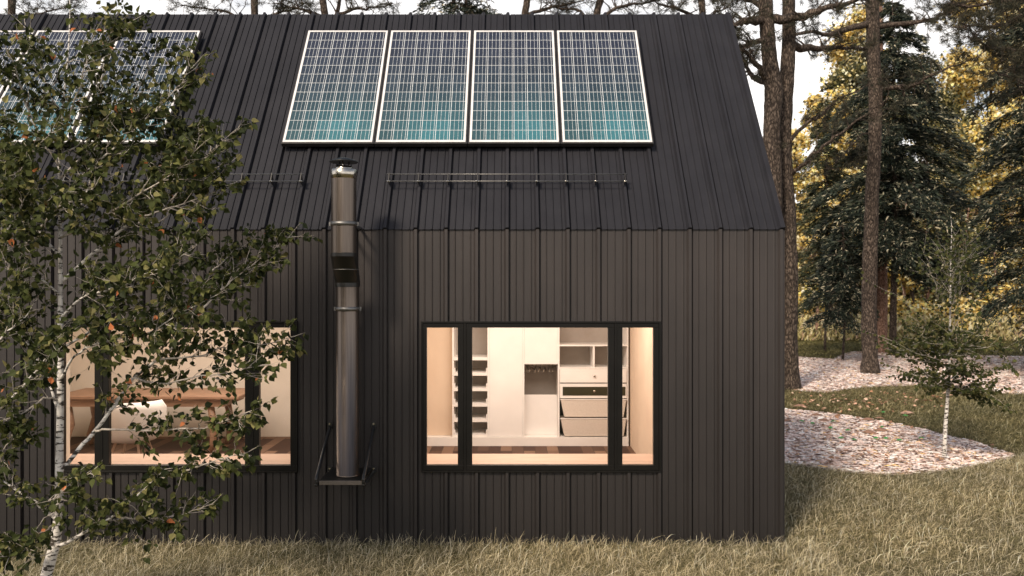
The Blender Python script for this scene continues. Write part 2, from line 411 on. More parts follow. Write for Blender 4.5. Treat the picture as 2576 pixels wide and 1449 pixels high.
grass('lawn_grass', 'tangled dry lawn grass between the house corner and the near mulch bed', 2.6, 9.5, -2.2, 4.4, 230000, (.035, .09), .0018, 15000, (.08, .16))
grass('lawn_grass', 'short olive lawn between the near and the far mulch beds', 2.7, 16, 4.4, 13.5, 110000, (.05, .12), .004, 7000, (.08, .15), (.64, .63, .50))
grass('lawn_grass', 'far strip of olive lawn at the forest edge', 5, 34, 18, 36, 70000, (.06, .13), .010, 1000, (.1, .16), (.60, .62, .40))
# ------------------------------------------------------------------ the house
HX0, HX1 = -6.754, 2.732
EZ = 3.18; RZ = 6.033; RY = 2.066; PER = .306
house = thing('house', 'black metal clad gabled cabin with two lit triple windows', 'house', (0, 2.06, 0))
def profile():
    pts = []
    k0 = int((HX1+.004-HX0)/PER)+1
    for k in range(k0, 0, -1):
        x = HX1+.004-k*PER
        for u, h in ((0, -.014), (.003, 0), (.046, 0), (.054, .005), (.058, .005), (.0595, -.006), (.063, -.006), (.065, 0), (.122, 0), (.130, .005), (.134, .005), (.1355, -.006), (.139, -.006), (.141, 0),
                     (.201, 0), (.209, .005), (.213, .005), (.2145, -.006), (.218, -.006), (.220, 0), (.244, 0), (.262, .028), (.289, .028), (.297, -.014)):
            if HX0 <= x+u <= HX1: pts.append((x+u, h))
    q = [p for p in pts if p[0] < HX1-.004]; q.append((HX1, 0)); return q
prof = profile()
WZ0, WZ1 = .740, 2.256
WINS = [(-4.556, -2.152), (-.912, 1.492)]
def insert(prof, xs):
    out = list(prof)
    for x in xs:
        for i in range(len(out)-1):
            if out[i][0] < x < out[i+1][0]:
                t = (x-out[i][0])/(out[i+1][0]-out[i][0]); out.insert(i+1, (x, out[i][1]*(1-t)+out[i+1][1]*t)); break
    return out
def clad(prof, levels, holes=()):
    b = MB()
    for (xa, ha), (xb, hb) in zip(prof, prof[1:]):
        spans = [(levels[0], levels[1])]
        for (hx0, hx1, hz0, hz1) in holes:
            if xa >= hx0-1e-6 and xb <= hx1+1e-6: spans = [(levels[0], hz0), (hz1, levels[1])]
        for z0, z1 in spans:
            b.add([(xa, -ha, z0), (xb, -hb, z0), (xb, -hb, z1), (xa, -ha, z1)], [(0, 1, 2, 3)])
    return b
wp = insert(prof, [w for ww in WINS for w in ww])
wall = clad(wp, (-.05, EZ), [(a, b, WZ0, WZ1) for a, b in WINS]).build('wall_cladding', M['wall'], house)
# roof: same sheet profile laid up the slope; normal offset
RN = Vector((0, -(RZ-EZ), RY)).normalized()
def roof_sheet(name, sgn, lip=.012):
    b = MB()
    sl = Vector((0, RY, RZ-EZ)).normalized()
    e0 = Vector((0, -.006, EZ+.004))-sl*lip; e1 = Vector((0, RY, RZ))
    n = RN
    def q(x, h, t):
        p = e0.lerp(e1, t)+n*(h*1.15+.006); y = p.y if sgn > 0 else 2*RY-p.y
        return (x, y, p.z)
    for (xa, ha), (xb, hb) in zip(prof, prof[1:]):
        fs = (0, 1, 2, 3) if sgn > 0 else (3, 2, 1, 0)
        b.add([q(xa, ha, 0), q(xb, hb, 0), q(xb, hb, 1), q(xa, ha, 1)], [fs])
        b.add([q(xa, 0, 0), q(xb, 0, 0), q(xb, hb, 0), q(xa, ha, 0)], [(0, 1, 2, 3)])
    b.build(name, M['roof'], house)
roof_sheet('roof', 1); roof_sheet('roof', -1)
b = MB(); GY = 2*RY
b.add([(HX1, .001, -.05), (HX1, GY-.001, -.05), (HX1, GY-.001, EZ-.004), (HX1, RY, RZ-.006), (HX1, .001, EZ-.004)], [(0, 1, 2, 3, 4)])
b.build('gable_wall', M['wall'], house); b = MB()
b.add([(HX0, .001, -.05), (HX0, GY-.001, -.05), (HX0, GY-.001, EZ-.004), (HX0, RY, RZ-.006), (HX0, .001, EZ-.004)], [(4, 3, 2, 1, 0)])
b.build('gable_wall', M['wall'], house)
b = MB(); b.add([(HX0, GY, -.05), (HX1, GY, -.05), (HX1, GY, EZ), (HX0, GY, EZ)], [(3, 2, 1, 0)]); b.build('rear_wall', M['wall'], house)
b = MB(); sl = Vector((0, RY, RZ-EZ)).normalized()
for sgn in (1, -1):   # slim verge flashing on the right rake
    e0 = Vector((0, 0, EZ)); e1 = Vector((0, RY, RZ)); pts = []
    for e in (e0, e1):
        for (dx, dn) in ((-.012, .034), (.012, .034), (.012, -.05), (-.012, -.05)):
            p = e+RN*dn; pts.append((HX1+dx, p.y if sgn > 0 else 2*RY-p.y, p.z))
    b.hexa(pts)
b.build('verge_flashing', M['roof'], house)
b = MB(); b.box(HX1-.02, HX1+.008, -.010, .03, -.05, EZ-.01); b.build('corner_flashing', M['wall'], house)

# inside: floor, ceiling, plaster walls, deep window ledges
FZ = .36; BY = 4.03
ins = [('right_room', -1.47, 1.67), ('left_room', -6.6, -1.62)]
b = MB(); b.box(-6.7, 2.68, .03, BY+.03, .2, FZ); b.build('interior_floor', M['floor'], house)
b = MB(); b.box(-6.7, 2.68, .03, BY+.03, 2.95, 3.0); b.build('interior_ceiling', M['plaster'], house)
b = MB(); b.box(-6.7, 2.68, BY, BY+.03, FZ, 2.95)
b.box(-1.62, -1.47, .03, BY-.002, FZ, 2.95); b.box(-6.7, -6.6, .03, BY-.002, FZ, 2.95)
# inner lining of the front wall around the windows
xs = [-6.6, WINS[0][0], WINS[0][1], -1.62]; xs2 = [-1.47, WINS[1][0], WINS[1][1], 1.67]
for (a, w0, w1, c) in (xs, xs2):
    b.box(a, w0, .05, .2, FZ, 2.95); b.box(w1, c, .05, .2, FZ, 2.95); b.box(w0, w1, .05, .2, WZ1-.02, 2.95); b.box(w0, w1, .05, .2, FZ, WZ0)
b.build('interior_wall', M['plaster'], house)
b = MB(); b.box(1.67, 1.8, .03, BY-.002, FZ, 2.95); b.build('partition_wall', M['beige'], house)
for (a, c) in ((-6.58, -1.64), (-1.45, 1.65)):
    w0, w1 = WINS[0] if a < -2 else WINS[1]
    b = MB(); b.box(a, c, .202, .60, .64, .80); b.box(w0+.001, w1-.001, .0515, .2015, WZ0+.002, .7995); b.build('window_ledge', M['ledge'], house)

def window(x0, x1, label):
    w = bpy.data.objects.new('window', None); COL.objects.link(w); w.parent = house; w.location = Vector((x0, 0, WZ0))-Vector(house.location)
    w['label'] = label
    s = .004
    b = MB(); t = .018; yf, yb = -.036, .05
    b.box(x0, x1, yf, yb, WZ1-t, WZ1); b.box(x0, x1, yf, yb, WZ0, WZ0+t)
    b.box(x0, x0+t, yf, yb, WZ0+t, WZ1-t); b.box(x1-t, x1, yf, yb, WZ0+t, WZ1-t)
    for p in (110, 488): b.box(x0+(p-3)*s, x0+(p+3)*s, yf+.004, yb, WZ0+t, WZ1-t)
    # inner reveal lining carrying the frame back to the room
    b.box(x0, x1, yb, .2, WZ1-.05, WZ1-.02-.002)
    b.build('window_frame', M['frame'], w, bevel=.002)
    gz0, gz1 = .812, 2.192
    for (a, g0, g1, c) in ((4.6, 14, 92, 106.8), (113.2, 128, 469, 484.8), (491.2, 505, 583, 596.4)):
        A, G0, G1, C = [x0+q*s for q in (a, g0, g1, c)]; z0, z1 = WZ0+t+.001, WZ1-t-.001
        b = MB(); y0, y1 = -.028, .03
        b.box(A, C, y0, y1, z0, gz0); b.box(A, C, y0, y1, gz1, z1); b.box(A, G0, y0, y1, gz0, gz1); b.box(G1, C, y0, y1, gz0, gz1)
        b.build('sash', M['frame'], w, bevel=.003)
        b = MB(); b.add([(G0-.004, -.004, gz0-.004), (G1+.004, -.004, gz0-.004), (G1+.004, -.004, gz1+.004), (G0-.004, -.004, gz1+.004)], [(0, 1, 2, 3)])
        b.build('pane', M['glass'], w)
window(*WINS[0], 'left triple window behind the birch'); window(*WINS[1], 'right triple window showing the wardrobe')

# ------------------------------------------------------------------ right room: wardrobe
q = 11.5/F
WX = lambda cx: ((1600+cx/2.07)/1.553-1288)*q
WZ = lambda cy: H-((1200+cy/2.07)/1.553-724.5)*q
FY = 11.5+CY
wd = thing('wardrobe', 'white built-in wardrobe with open cubbies and drawers seen through the right window', 'wardrobe', (.2, 3.6, FZ))
b = MB(); top = 2.9; dep = .5
xl, xr = -1.44, WX(1770)
b.box(xl, xr, FY-.02, FY+dep, FZ+.003, WZ(1050))                       # plinth
for cx0, cx1 in ((345, 358), (630, 645), (915, 928), (1200, 1213)): b.box(WX(cx0), WX(cx1), FY, FY+dep-.02, WZ(1050)+.001, top)
b.box(xr-.02, xr, FY, FY+dep-.02, WZ(1050)+.001, top)
b.build('carcass', M['white'], wd)
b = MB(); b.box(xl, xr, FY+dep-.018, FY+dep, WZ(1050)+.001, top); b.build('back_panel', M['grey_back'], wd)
b = MB(); b.box(xl, WX(345)-.002, FY+.12, FY+.15, WZ(1050)+.002, top); b.build('side_door', M['beige'], wd)
b = MB(); b.box(WX(645)+.001, WX(915)-.001, FY+.004, FY+.022, WZ(1050)+.003, top); b.build('door', M['white'], wd, bevel=.003)
b = MB(); b.box(WX(928)+.001, WX(1200)-.001, FY+.004, FY+.022, WZ(462), top); b.build('door', M['white'], wd, bevel=.003)
b = MB(); b.box(WX(928)+.001, WX(1200)-.001, FY+.16, FY+.18, WZ(1050)+.003, WZ(720)); b.build('drawer_front', M['white'], wd)
for i in range(6):
    b = MB(); cy = 405+125*i
    b.box(WX(358)+.001, WX(630)-.001, FY+.01, FY+dep-.02, WZ(cy+25), WZ(cy)); b.build('shelf', M['white'], wd)
    if i < 5:
        for sx in (WX(358)+.002, WX(630)-.020):
            b = MB(); b.box(sx, sx+.018, FY+.012, FY+.035, WZ(cy+124), WZ(cy+88)); b.build('shelf_bracket', M['white'], wd)
for cy0, cy1 in ((303, 316), (488, 498)):
    b = MB(); b.box(WX(1213)+.001, xr-.021, FY+.002, FY+dep-.02, WZ(cy1), WZ(cy0)); b.build('shelf', M['white'], wd)
b = MB(); b.box(WX(1484), WX(1498), FY+.006, FY+dep-.02, WZ(488), WZ(316)); b.build('cubby_divider', M['white'], wd)
def drawer(cy0, cy1, taper, inner=None):
    b = MB(); xa, xb = WX(1216), xr-.024
    if taper:
        t = .062; z0, z1 = WZ(cy1), WZ(cy0)
        b.hexa([(xa+t, FY+.0, z0), (xb-t*.7, FY+.0, z0), (xb-t*.7, FY+.4, z0), (xa+t, FY+.4, z0), (xa+.01, FY-.03, z1), (xb-.005, FY-.03, z1), (xb-.005, FY+.4, z1), (xa+.01, FY+.4, z1)])
        o = b.build('basket', M['wicker'], wd, bevel=.006)
        r = MB(); r.box(xa, xb, FY-.035, FY-.02, z1-.002, z1+.010); r.build('basket_rim', M['white'], o); return
    b.box(xa, xb, FY-.012, FY+.01, WZ(cy1)+.004, WZ(cy0)-.004); o = b.build('drawer', M['white'], wd, bevel=.003)
    if inner:
        r = MB(); r.box(WX(1238), WX(1745), FY-.0155, FY-.0125, WZ(714), WZ(643)); r.build('drawer_inlay', M['green_drawer'], o)
    k = MB(); zc = (WZ(cy0)+WZ(cy1))/2; prof_k = [(.004, 0), (.006, .01), (.016, .02), (.016, .028), (.001, .032)]
    for i in range(1):
        pts = [Vector((WX(1493), FY-.012-zz, zc)) for rr, zz in prof_k]; k.tube(pts, [rr for rr, zz in prof_k], 12)
    k.build('knob', M['knob'], o)
drawer(498, 612, False); drawer(616, 738, False, True); drawer(747, 888, True); drawer(901, 1043, True)
b = MB(); b.box(WX(1216), xr-.022, FY+.3, FY+.32, WZ(1048), WZ(745)); b.build('basket_backing', M['black'], wd)
b = MB(); b.tube([(WX(928), FY+.2, WZ(478)), (WX(1200), FY+.2, WZ(478))], .009, 8); b.build('hanging_rail', M['knob'], wd)
for i in range(7):
    x = WX(950+i*36)+random.uniform(-.01, .01)
    hg = MB(); z = WZ(478); a = random.uniform(-.5, .5)
    hg.tube([(x, FY+.2, z+.012), (x+.01, FY+.19, z+.005), (x, FY+.2, z-.03)], .004, 6)
    hg.tube([(x-.05*math.sin(a)-.02, FY+.02, z-.085), (x, FY+.2, z-.03), (x+.05*math.sin(a)+.02, FY+.38, z-.085)], .008, 6)
    tag(hg.build('coat_hanger', M['hanger']), 'small dark coat hanger on the rail inside the wardrobe', 'coat hanger', 'hangers on the wardrobe rail')
# left room: table, shell chair, lamp
tb = thing('dining_table', 'brown wooden table with thick apron seen through the left window', 'table', (-4.9, 3.1, FZ))
b = MB(); b.box(-6.15, -3.64, 2.65, 3.55, 1.10, 1.15); b.build('tabletop', M['brown_wood'], tb, bevel=.012)
b = MB(); b.box(-6.05, -3.85, 2.70, 3.5, 1.0, 1.098); b.build('apron', M['brown_wood'], tb)
for x in (-6.0, -4.08):
    for y in (2.78, 3.42):
        b = MB(); b.tube([(x, y, FZ+.002), (x+(.05 if x > -5 else -.02), y, .5), (x+.06, y, .75), (x+.02, y, .999)], [.03, .045, .05, .05], 8); b.build('leg', M['brown_wood'], tb)
def shell_chair(cx, cy, label, rz=0):
    t = thing('shell_chair', label, 'chair', (cx, cy, FZ), None, rz)
    me = bpy.data.meshes.new('seat_shell'); bm = bmesh.new(); n = 22; rows = []
    for j, (z, r, fr) in enumerate([(.40, .16, 1), (.42, .26, 1), (.47, .33, 1), (.55, .36, .95), (.68, .375, .78), (.80, .37, .62), (.90, .35, .5)]):
        rows.append([bm.verts.new((r*math.sin(a*fr)*1.05, -r*math.cos(a*fr), z)) for a in [math.pi*(-1+2*k/(n-1))*.98 for k in range(n)]])
    for r0, r1 in zip(rows, rows[1:]):
        for k in range(n-1): bm.faces.new((r0[k], r0[k+1], r1[k+1], r1[k]))
    bm.faces.new(rows[0]); 
    for f in bm.faces: f.smooth = True
    bm.to_mesh(me); bm.free(); o = link('seat_shell', me, M['white'], t)
    md = o.modifiers.new('Solid', 'SOLIDIFY'); md.thickness = .02
    for sx in (-1, 1):
        for sy in (-1, 1):
            me2 = MB(); me2.tube([(sx*.13, sy*.13, .40), (sx*.24, sy*.24, .003)], [.016, .010], 8)
            m_ = me2.build('leg', M['ledge']); m_.parent = t
    return t
shell_chair(-4.55, 1.55, 'white moulded tub chair with thin legs nearest the left window', 0)
lp = thing('pendant_lamp', 'yellow cone pendant lamp hanging in the left room', 'lamp', (-4.9, 2.0, 2.35))
b = MB(); b.lathe((-4.9, 2.0), [(.03, 2.45), (.06, 2.43), (.20, 2.20), (.205, 2.19), (.19, 2.195), (.05, 2.42)], 28); b.build('lamp_shade', M['yellow'], lp)
b = MB(); b.tube([(-4.9, 2.0, 2.45), (-4.9, 2.0, 2.94)], .004, 6); b.build('cord', M['black'], lp)
def em_mat(name, col, st):
    m, nt, bb = new_mat(name); bb.inputs['Base Color'].default_value = (*col, 1)
    bb.inputs['Emission Color'].default_value = (*col, 1); bb.inputs['Emission Strength'].default_value = st; return m
M['diffuser'] = em_mat('lit_diffuser', (1, .84, .66), 1.0)
ROOM_LIGHT = 1.6
for i, (cx, cy, sx, sy, pw, lab) in enumerate([(.1, 1.6, 2.2, 1.2, 62, 'flat square ceiling lamp lighting the wardrobe room'), (-4.0, 1.7, 3.0, 1.4, 62, 'flat wide ceiling lamp lighting the table room')]):
    t = thing('ceiling_lamp', lab, 'lamp', (cx, cy, 2.90))
    b = MB(); b.box(cx-sx/2-.03, cx+sx/2+.03, cy-sy/2-.03, cy+sy/2+.03, 2.90, 2.945); b.build('lamp_housing', M['white'], t)
    b = MB(); b.box(cx-sx/2, cx+sx/2, cy-sy/2, cy+sy/2, 2.892, 2.899); b.build('diffuser', M['diffuser'], t)
    l = bpy.data.lights.new('room_light', 'AREA'); l.shape = 'RECTANGLE'; l.size = sx; l.size_y = sy; l.energy = pw*ROOM_LIGHT; l.color = (1, .88, .79)
    lo = bpy.data.objects.new('room_light', l); COL.objects.link(lo); lo.location = (0, 0, -.02); lo.parent = t

# ------------------------------------------------------------------ solar panels
sl = Vector((0, RY, RZ-EZ)).normalized(); SLEN = math.hypot(RY, RZ-EZ)
ex = Vector((1, 0, 0))
def solar(x0, label, group):
    """panel lies 12 cm above the roof sheet; local frame: x along the eave, y up the slope, z = roof normal"""
    t = thing('solar_panel', label, 'solar panel', tuple(Vector((x0, 0, EZ))+sl*(.3175*SLEN)+RN*.12), group)
    t.rotation_euler = (math.atan2(sl.z, sl.y), 0, 0)
    Wd, Ht = .962, 1.915
    def put(mb, name, mat, bevel=0, parent=t):
        me = bpy.data.meshes.new(name); me.from_pydata(mb.v, [], mb.f); me.update(); o = link(name, me, mat, parent)
        if bevel: md = o.modifiers.new('Bevel', 'BEVEL'); md.width = bevel; md.segments = 2
        return o
    b = MB(); b.box(-.018, Wd+.018, -.012, Ht+.012, -.055, -.004); put(b, 'panel_tray', M['panel_side'], .002)
    b = MB(); f = .024
    b.box(0, Wd, 0, f+.006, -.003, .006); b.box(0, Wd, Ht-f, Ht, -.003, .006); b.box(0, f, f+.006, Ht-f, -.003, .006); b.box(Wd-f, Wd, f+.006, Ht-f, -.003, .006)
    put(b, 'panel_frame', M['panel_frame'])
    # glass and cells
    cw = (Wd-2*f)/6; ch = (Ht-2*f-.006)/12; V = []; Fc = []; T = []
    def q4(x0, x1, y0, y1, z, c):
        k = len(V)
        for (a, d) in ((x0, y0), (x1, y0), (x1, y1), (x0, y1)):
            V.append((a, d, z)); T.append(c)
        Fc.append((k, k+1, k+2, k+3))
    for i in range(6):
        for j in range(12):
            # cells grade from teal low down to navy at the top, brightest low right
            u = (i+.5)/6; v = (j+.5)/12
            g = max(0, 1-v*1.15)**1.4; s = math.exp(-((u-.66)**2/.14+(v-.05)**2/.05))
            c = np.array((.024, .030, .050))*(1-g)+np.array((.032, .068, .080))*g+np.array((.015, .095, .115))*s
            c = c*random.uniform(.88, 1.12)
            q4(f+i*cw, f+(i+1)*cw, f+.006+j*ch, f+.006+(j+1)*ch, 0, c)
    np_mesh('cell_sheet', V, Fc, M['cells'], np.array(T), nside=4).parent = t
    b = MB(); z = .0015
    def ln(x0, x1, y0, y1): b.add([(x0, y0, z), (x1, y0, z), (x1, y1, z), (x0, y1, z)], [(0, 1, 2, 3)])
    y0, y1 = f+.006, Ht-f
    segs = []
    for i in range(6):
        for k, wv in ((0, .0022), (.30, .0011), (.60, .0011), (.86, .0015)):
            if i == 0 and k == 0: continue
            xx = f+(i+k)*cw; segs.append((xx-wv, xx+wv))
    for a, c in segs: ln(a, c, y0, y1)
    z = .0022
    for j in range(1, 12): ln(f, Wd-f, y0+j*ch-.0021, y0+j*ch+.0021)
    put(b, 'busbar_grid', M['silver'])
    b = MB()
    for yy in (.35, 1.5):
        b = MB(); b.box(-.02, Wd+.02, yy, yy+.04, -.10, -.056); put(b, 'mounting_rail', M['black'])
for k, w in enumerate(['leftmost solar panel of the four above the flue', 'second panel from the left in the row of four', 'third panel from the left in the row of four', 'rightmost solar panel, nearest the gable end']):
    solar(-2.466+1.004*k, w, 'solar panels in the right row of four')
lx = (403-1288)*8.76/F-.962
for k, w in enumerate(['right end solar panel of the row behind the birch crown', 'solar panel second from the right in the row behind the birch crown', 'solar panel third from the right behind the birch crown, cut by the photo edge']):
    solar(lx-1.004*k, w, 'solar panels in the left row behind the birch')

# ------------------------------------------------------------------ snow guards
def snow_guard(px0, n, label):
    t0 = .171; base = Vector((0, 0, EZ))+sl*(t0*SLEN)
    xs = [(px0-1288)*8.52/F+PER*k for k in range(n)]
    t = thing('snow_guard', label, 'snow guard', (xs[0], base.y, base.z), 'snow guard rails on the roof')
    for dn, ds in ((.13, .035), (.11, -.045)):
        b = MB(); p = base+RN*(dn)+sl*ds; b.tube([(xs[0]-.03, p.y, p.z), (xs[-1]+.03, p.y, p.z)], .006, 8); b.build('guard_rail', M['rail_steel'], t)
    for x in xs:
        b = MB(); w = .004
        def pt(dx, dn, ds): p = base+RN*dn+sl*ds; return (x+dx, p.y, p.z)
        b.hexa([pt(-w, .02, -.035), pt(w, .02, -.035), pt(w, .02, .02), pt(-w, .02, .02), pt(-w, .125, -.056), pt(w, .125, -.056), pt(w, .142, .044), pt(-w, .142, .044)])
        b.hexa([pt(-.013, .02, -.05), pt(.013, .02, -.05), pt(.013, .02, .035), pt(-.013, .02, .035), pt(-.013, .036, -.05), pt(.013, .036, -.05), pt(.013, .036, .035), pt(-.013, .036, .035)])
        b.build('bracket', M['panel_side'], t)
        b = MB(); p = base+RN*.11+sl*-.045; b.tube([(x-.013, p.y, p.z), (x+.013, p.y, p.z)], .012, 8); b.build('rail_clip', M['knob'], t)
snow_guard(981, 9, 'steel snow guard of two rails right of the flue, below the four panels')
snow_guard(172, 9, 'steel snow guard of two rails left of the flue, partly behind the birch')

# ------------------------------------------------------------------ flue
FX = -1.583; YL = 7.85+CY; YU = 7.67+CY
fl = thing('chimney_flue', 'tall brushed steel flue pipe with black elbow and round rain cap', 'chimney', (FX, YL, .79))
b = MB(); b.lathe((FX, YL), [(.112, .792), (.112, .80), (.110, .80), (.110, 2.62)], 40); b.build('lower_pipe', M['steel'], fl)
b = MB(); b.lathe((FX, YU), [(.117, 2.91), (.117, 3.62)], 40); b.build('upper_pipe', M['steel'], fl)
b = MB(); rings = [(YL, .112, 2.60), (YL, .119, 2.602), (YL, .119, 2.64), ((YL+YU)/2, .1225, 2.765), (YU, .122, 2.885), (YU, .122, 2.918), (YU, .117, 2.92)]
nn = 40
for (yy, r_, z) in rings:
    for q_ in range(nn): a = 2*math.pi*q_/nn; b.v.append((FX+r_*math.cos(a), yy+r_*math.sin(a), z))
for m_ in range(len(rings)-1):
    for q_ in range(nn):
        a = m_*nn+q_; c = m_*nn+(q_+1) % nn; b.f.append((a, c, c+nn, a+nn)); b.smooth.append(True)
o = b.build('elbow', M['elbow'], fl)
md = o.modifiers.new('Edge', 'EDGE_SPLIT'); md.split_angle = R(18)
b = MB(); ym = (YL+YU)/2; b.lathe((FX, ym), [(.1225, 2.761), (.125, 2.763), (.125, 2.767), (.1225, 2.769)], 40); b.build('elbow_seam', M['rail_steel'], fl)
for (yy, z, r) in ((YU, 3.192, .117), (YL, 2.389, .110)):
    b = MB(); b.lathe((FX, yy), [(r+.001, z-.02), (r+.007, z-.02), (r+.007, z+.02), (r+.001, z+.02)], 40)
    for sx in (-1, 1): b.box(FX+sx*(r+.01)-.012, FX+sx*(r+.01)+.012, yy-.004, (yy+.02), z-.019, z+.019)
    for sx in (-1, 1): b.box(FX+sx*.06-.01, FX+sx*.06+.01, yy+r*.85, .0, z-.012, z+.012)
    b.build('wall_clamp', M['rail_steel'], fl)
b = MB(); b.lathe((FX, YU), [(.117, 3.615), (.1235, 3.62), (.1235, 3.70), (.119, 3.703), (.08, 3.704)], 40); b.build('collar', M['brass_steel'], fl)
b = MB(); b.lathe((FX, YU), [(.080, 3.70), (.080, 3.735), (.07, 3.735), (.07, 3.70)], 32); b.build('inner_pipe', M['brass_steel'], fl)
b = MB()
for k in range(3):
    a = R(-90+120*k); b.tube([(FX+.05*math.cos(a), YU+.05*math.sin(a), 3.70), (FX+.05*math.cos(a), YU+.05*math.sin(a), 3.785)], .006, 8)
b.build('cap_stay', M['brass_steel'], fl)
b = MB(); b.lathe((FX, YU), [(.0, 3.815), (.05, 3.811), (.10, 3.797), (.132, 3.778), (.134, 3.772), (.10, 3.776), (.0, 3.782)], 40); b.build('rain_cap', M['elbow'], fl)
# wall bracket carrying the pipe
br = thing('flue_bracket', 'black wall bracket shelf with two bent tube struts under the flue', 'bracket', (FX, 0, .78))
yf = 7.60+CY
b = MB(); b.box(-1.80, -1.405, yf+.03, -.03, .772, .786); b.build('shelf_plate', M['elbow'], br)
b = MB(); b.box(-1.80, -1.39, yf+.0, yf+.029, .752, .789); b.build('shelf_lip', M['shelf_lip'], br, bevel=.003)
for x in (-1.824, -1.384):
    xc = x; pts = [(x+.01, -.04, 1.19), (x, -.08, 1.17), (x, yf+.03, .84), (x, yf-.005, .80), (x, yf+.0, .765), (x, yf+.04, .75), (x, -.04, .752)]
    pth = smooth_path(pts, None, 4); b = MB(); b.tube(pth, .0165, 12); b.build('strut', M['black'], br)
    for z in (1.216, .768):
        b = MB(); b.box(x-.024, x+.024, -.045, -.036, z-.03, z+.035); b.box(x-.02, x+.02, -.036, -.001, z-.03, z+.0); o = b.build('mounting_plate', M['black'], br, bevel=.003)
        k = MB(); k.tube([(x, -.046, z+.015), (x, -.054, z+.015)], .009, 6); k.build('bolt', M['knob'], o)

# ------------------------------------------------------------------ trees: helpers
LEAF_V = [(0, -.35, 0), (0, 0, 0), (-.30, .12, .10), (-.46, .34, .15), (-.34, .60, .10), (-.16, .82, .04), (0, 1.05, -.06),
          (.16, .82, .04), (.34, .60, .10), (.46, .34, .15), (.30, .12, .10), (0, .45, -.03), (-.012, -.35, 0), (.012, -.35, 0)]
LEAF_F = [(1, 11, 2), (2, 11, 3), (3, 11, 4), (4, 11, 5), (5, 11, 6), (6, 11, 7), (7, 11, 8), (8, 11, 9), (9, 11, 10), (10, 11, 1), (12, 13, 1)]
def grow_twig(start, d, length, rad, out, leaves, up=.25, jitter=.18, n=5, leaf_step=.04, sub=0, wild=1.0):
    """a wiry twig with its leaves; appended to the tube list and the leaf list"""
    p = start.copy(); d = d.normalized(); pts = [p.copy()]; rr = [rad]
    for i in range(n):
        d = (d+Vector((random.gauss(0, jitter), random.gauss(0, jitter), random.gauss(0, jitter)+up*.25))).normalized()
        p = p+d*(length/n); pts.append(p.copy()); rr.append(rad*(1-.85*(i+1)/n))
        if sub and i >= 1 and random.random() < .85:
            sd = (d+Vector((random.gauss(0, .7), random.gauss(0, .7), random.gauss(0, .4)+.1))).normalized()
            grow_twig(p, sd, length*random.uniform(.35, .6), rad*.55, out, leaves, up, jitter, 4, leaf_step, sub-1, wild)
        k = max(1, int(length/n/leaf_step))
        for m in range(k):
            if i == 0 and m < k/2: continue
            leaves.append((pts[-2].lerp(p, (m+random.random())/k), d.copy()))
    leaves.append((p.copy(), d.copy())); out.append((pts, rr))
def leaf_mesh(name, leaves, size, parent, pal, probs, orange=.012, mat=None, label=None):
    n = len(leaves); pos = np.array([tuple(l[0]) for l in leaves]); td = np.array([tuple(l[1]) for l in leaves])
    ax = td*.45+np.array([0, 0, -.55])+rng.normal(0, .5, (n, 3)); ax = norm(ax)
    nr = rng.normal(0, .55, (n, 3))+np.array([-.25, -.55, .65])
    s = size*rng.uniform(.62, 1.2, n)
    c = np.array(pal)[rng.choice(len(pal), n, p=probs)]*rng.uniform(.7, 1.3, (n, 1))
    o = rng.random(n) < orange; c[o] = np.array((.62, .22, .09))*rng.uniform(.7, 1.1, (o.sum(), 1))
    pos = pos+ax*(.35*s)[:, None]
    S = np.stack([s*rng.uniform(.85, 1.05, n), s, s*rng.uniform(.3, 1.6, n)], 1)
    V, Fc, T = scatter(LEAF_V, LEAF_F, pos, ax, nr, S, c)
    return np_mesh(name, V, Fc, mat or M['leaf'], np.clip(T, 0, 1), parent, 3)
def tubes(name, lst, mat, parent, n=5):
    b = MB()
    for pts, rr in lst: b.tube(pts, rr, n, cap=False)
    return b.build(name, mat, parent)

# ------------------------------------------------------------------ the birch in front
DB = 6.1
def path(px, d0, d1):
    n = len(px); return [P(x, y, d0+(d1-d0)*i/(n-1)) for i, (x, y) in enumerate(px)]
btree = thing('birch_tree', 'large leafy birch with white trunk in front of the left window', 'tree', tuple(P(84, 1592, DB)*1.0))
btree.location.z = 0
trunk_px = [(86, 1596), (98, 1520), (117, 1446), (138, 1366), (145, 1316), (149, 1233), (150, 1133), (152, 1000), (152, 820), (152, 731), (152, 631), (150, 500), (149, 393), (160, 260), (172, 130), (176, 20), (172, -60)]
trunk_r = [.055, .050, .042, .037, .034, .030, .027, .024, .020, .017, .014, .011, .009, .0075, .006, .004, .002]
tp, tr = smooth_path(path(trunk_px, DB, DB), trunk_r, 5)
tr = [r*(1+random.uniform(-.05, .05)) for r in tr]
b = MB(); b.tube(tp, tr, 16); b.build('trunk', M['birch'], btree)
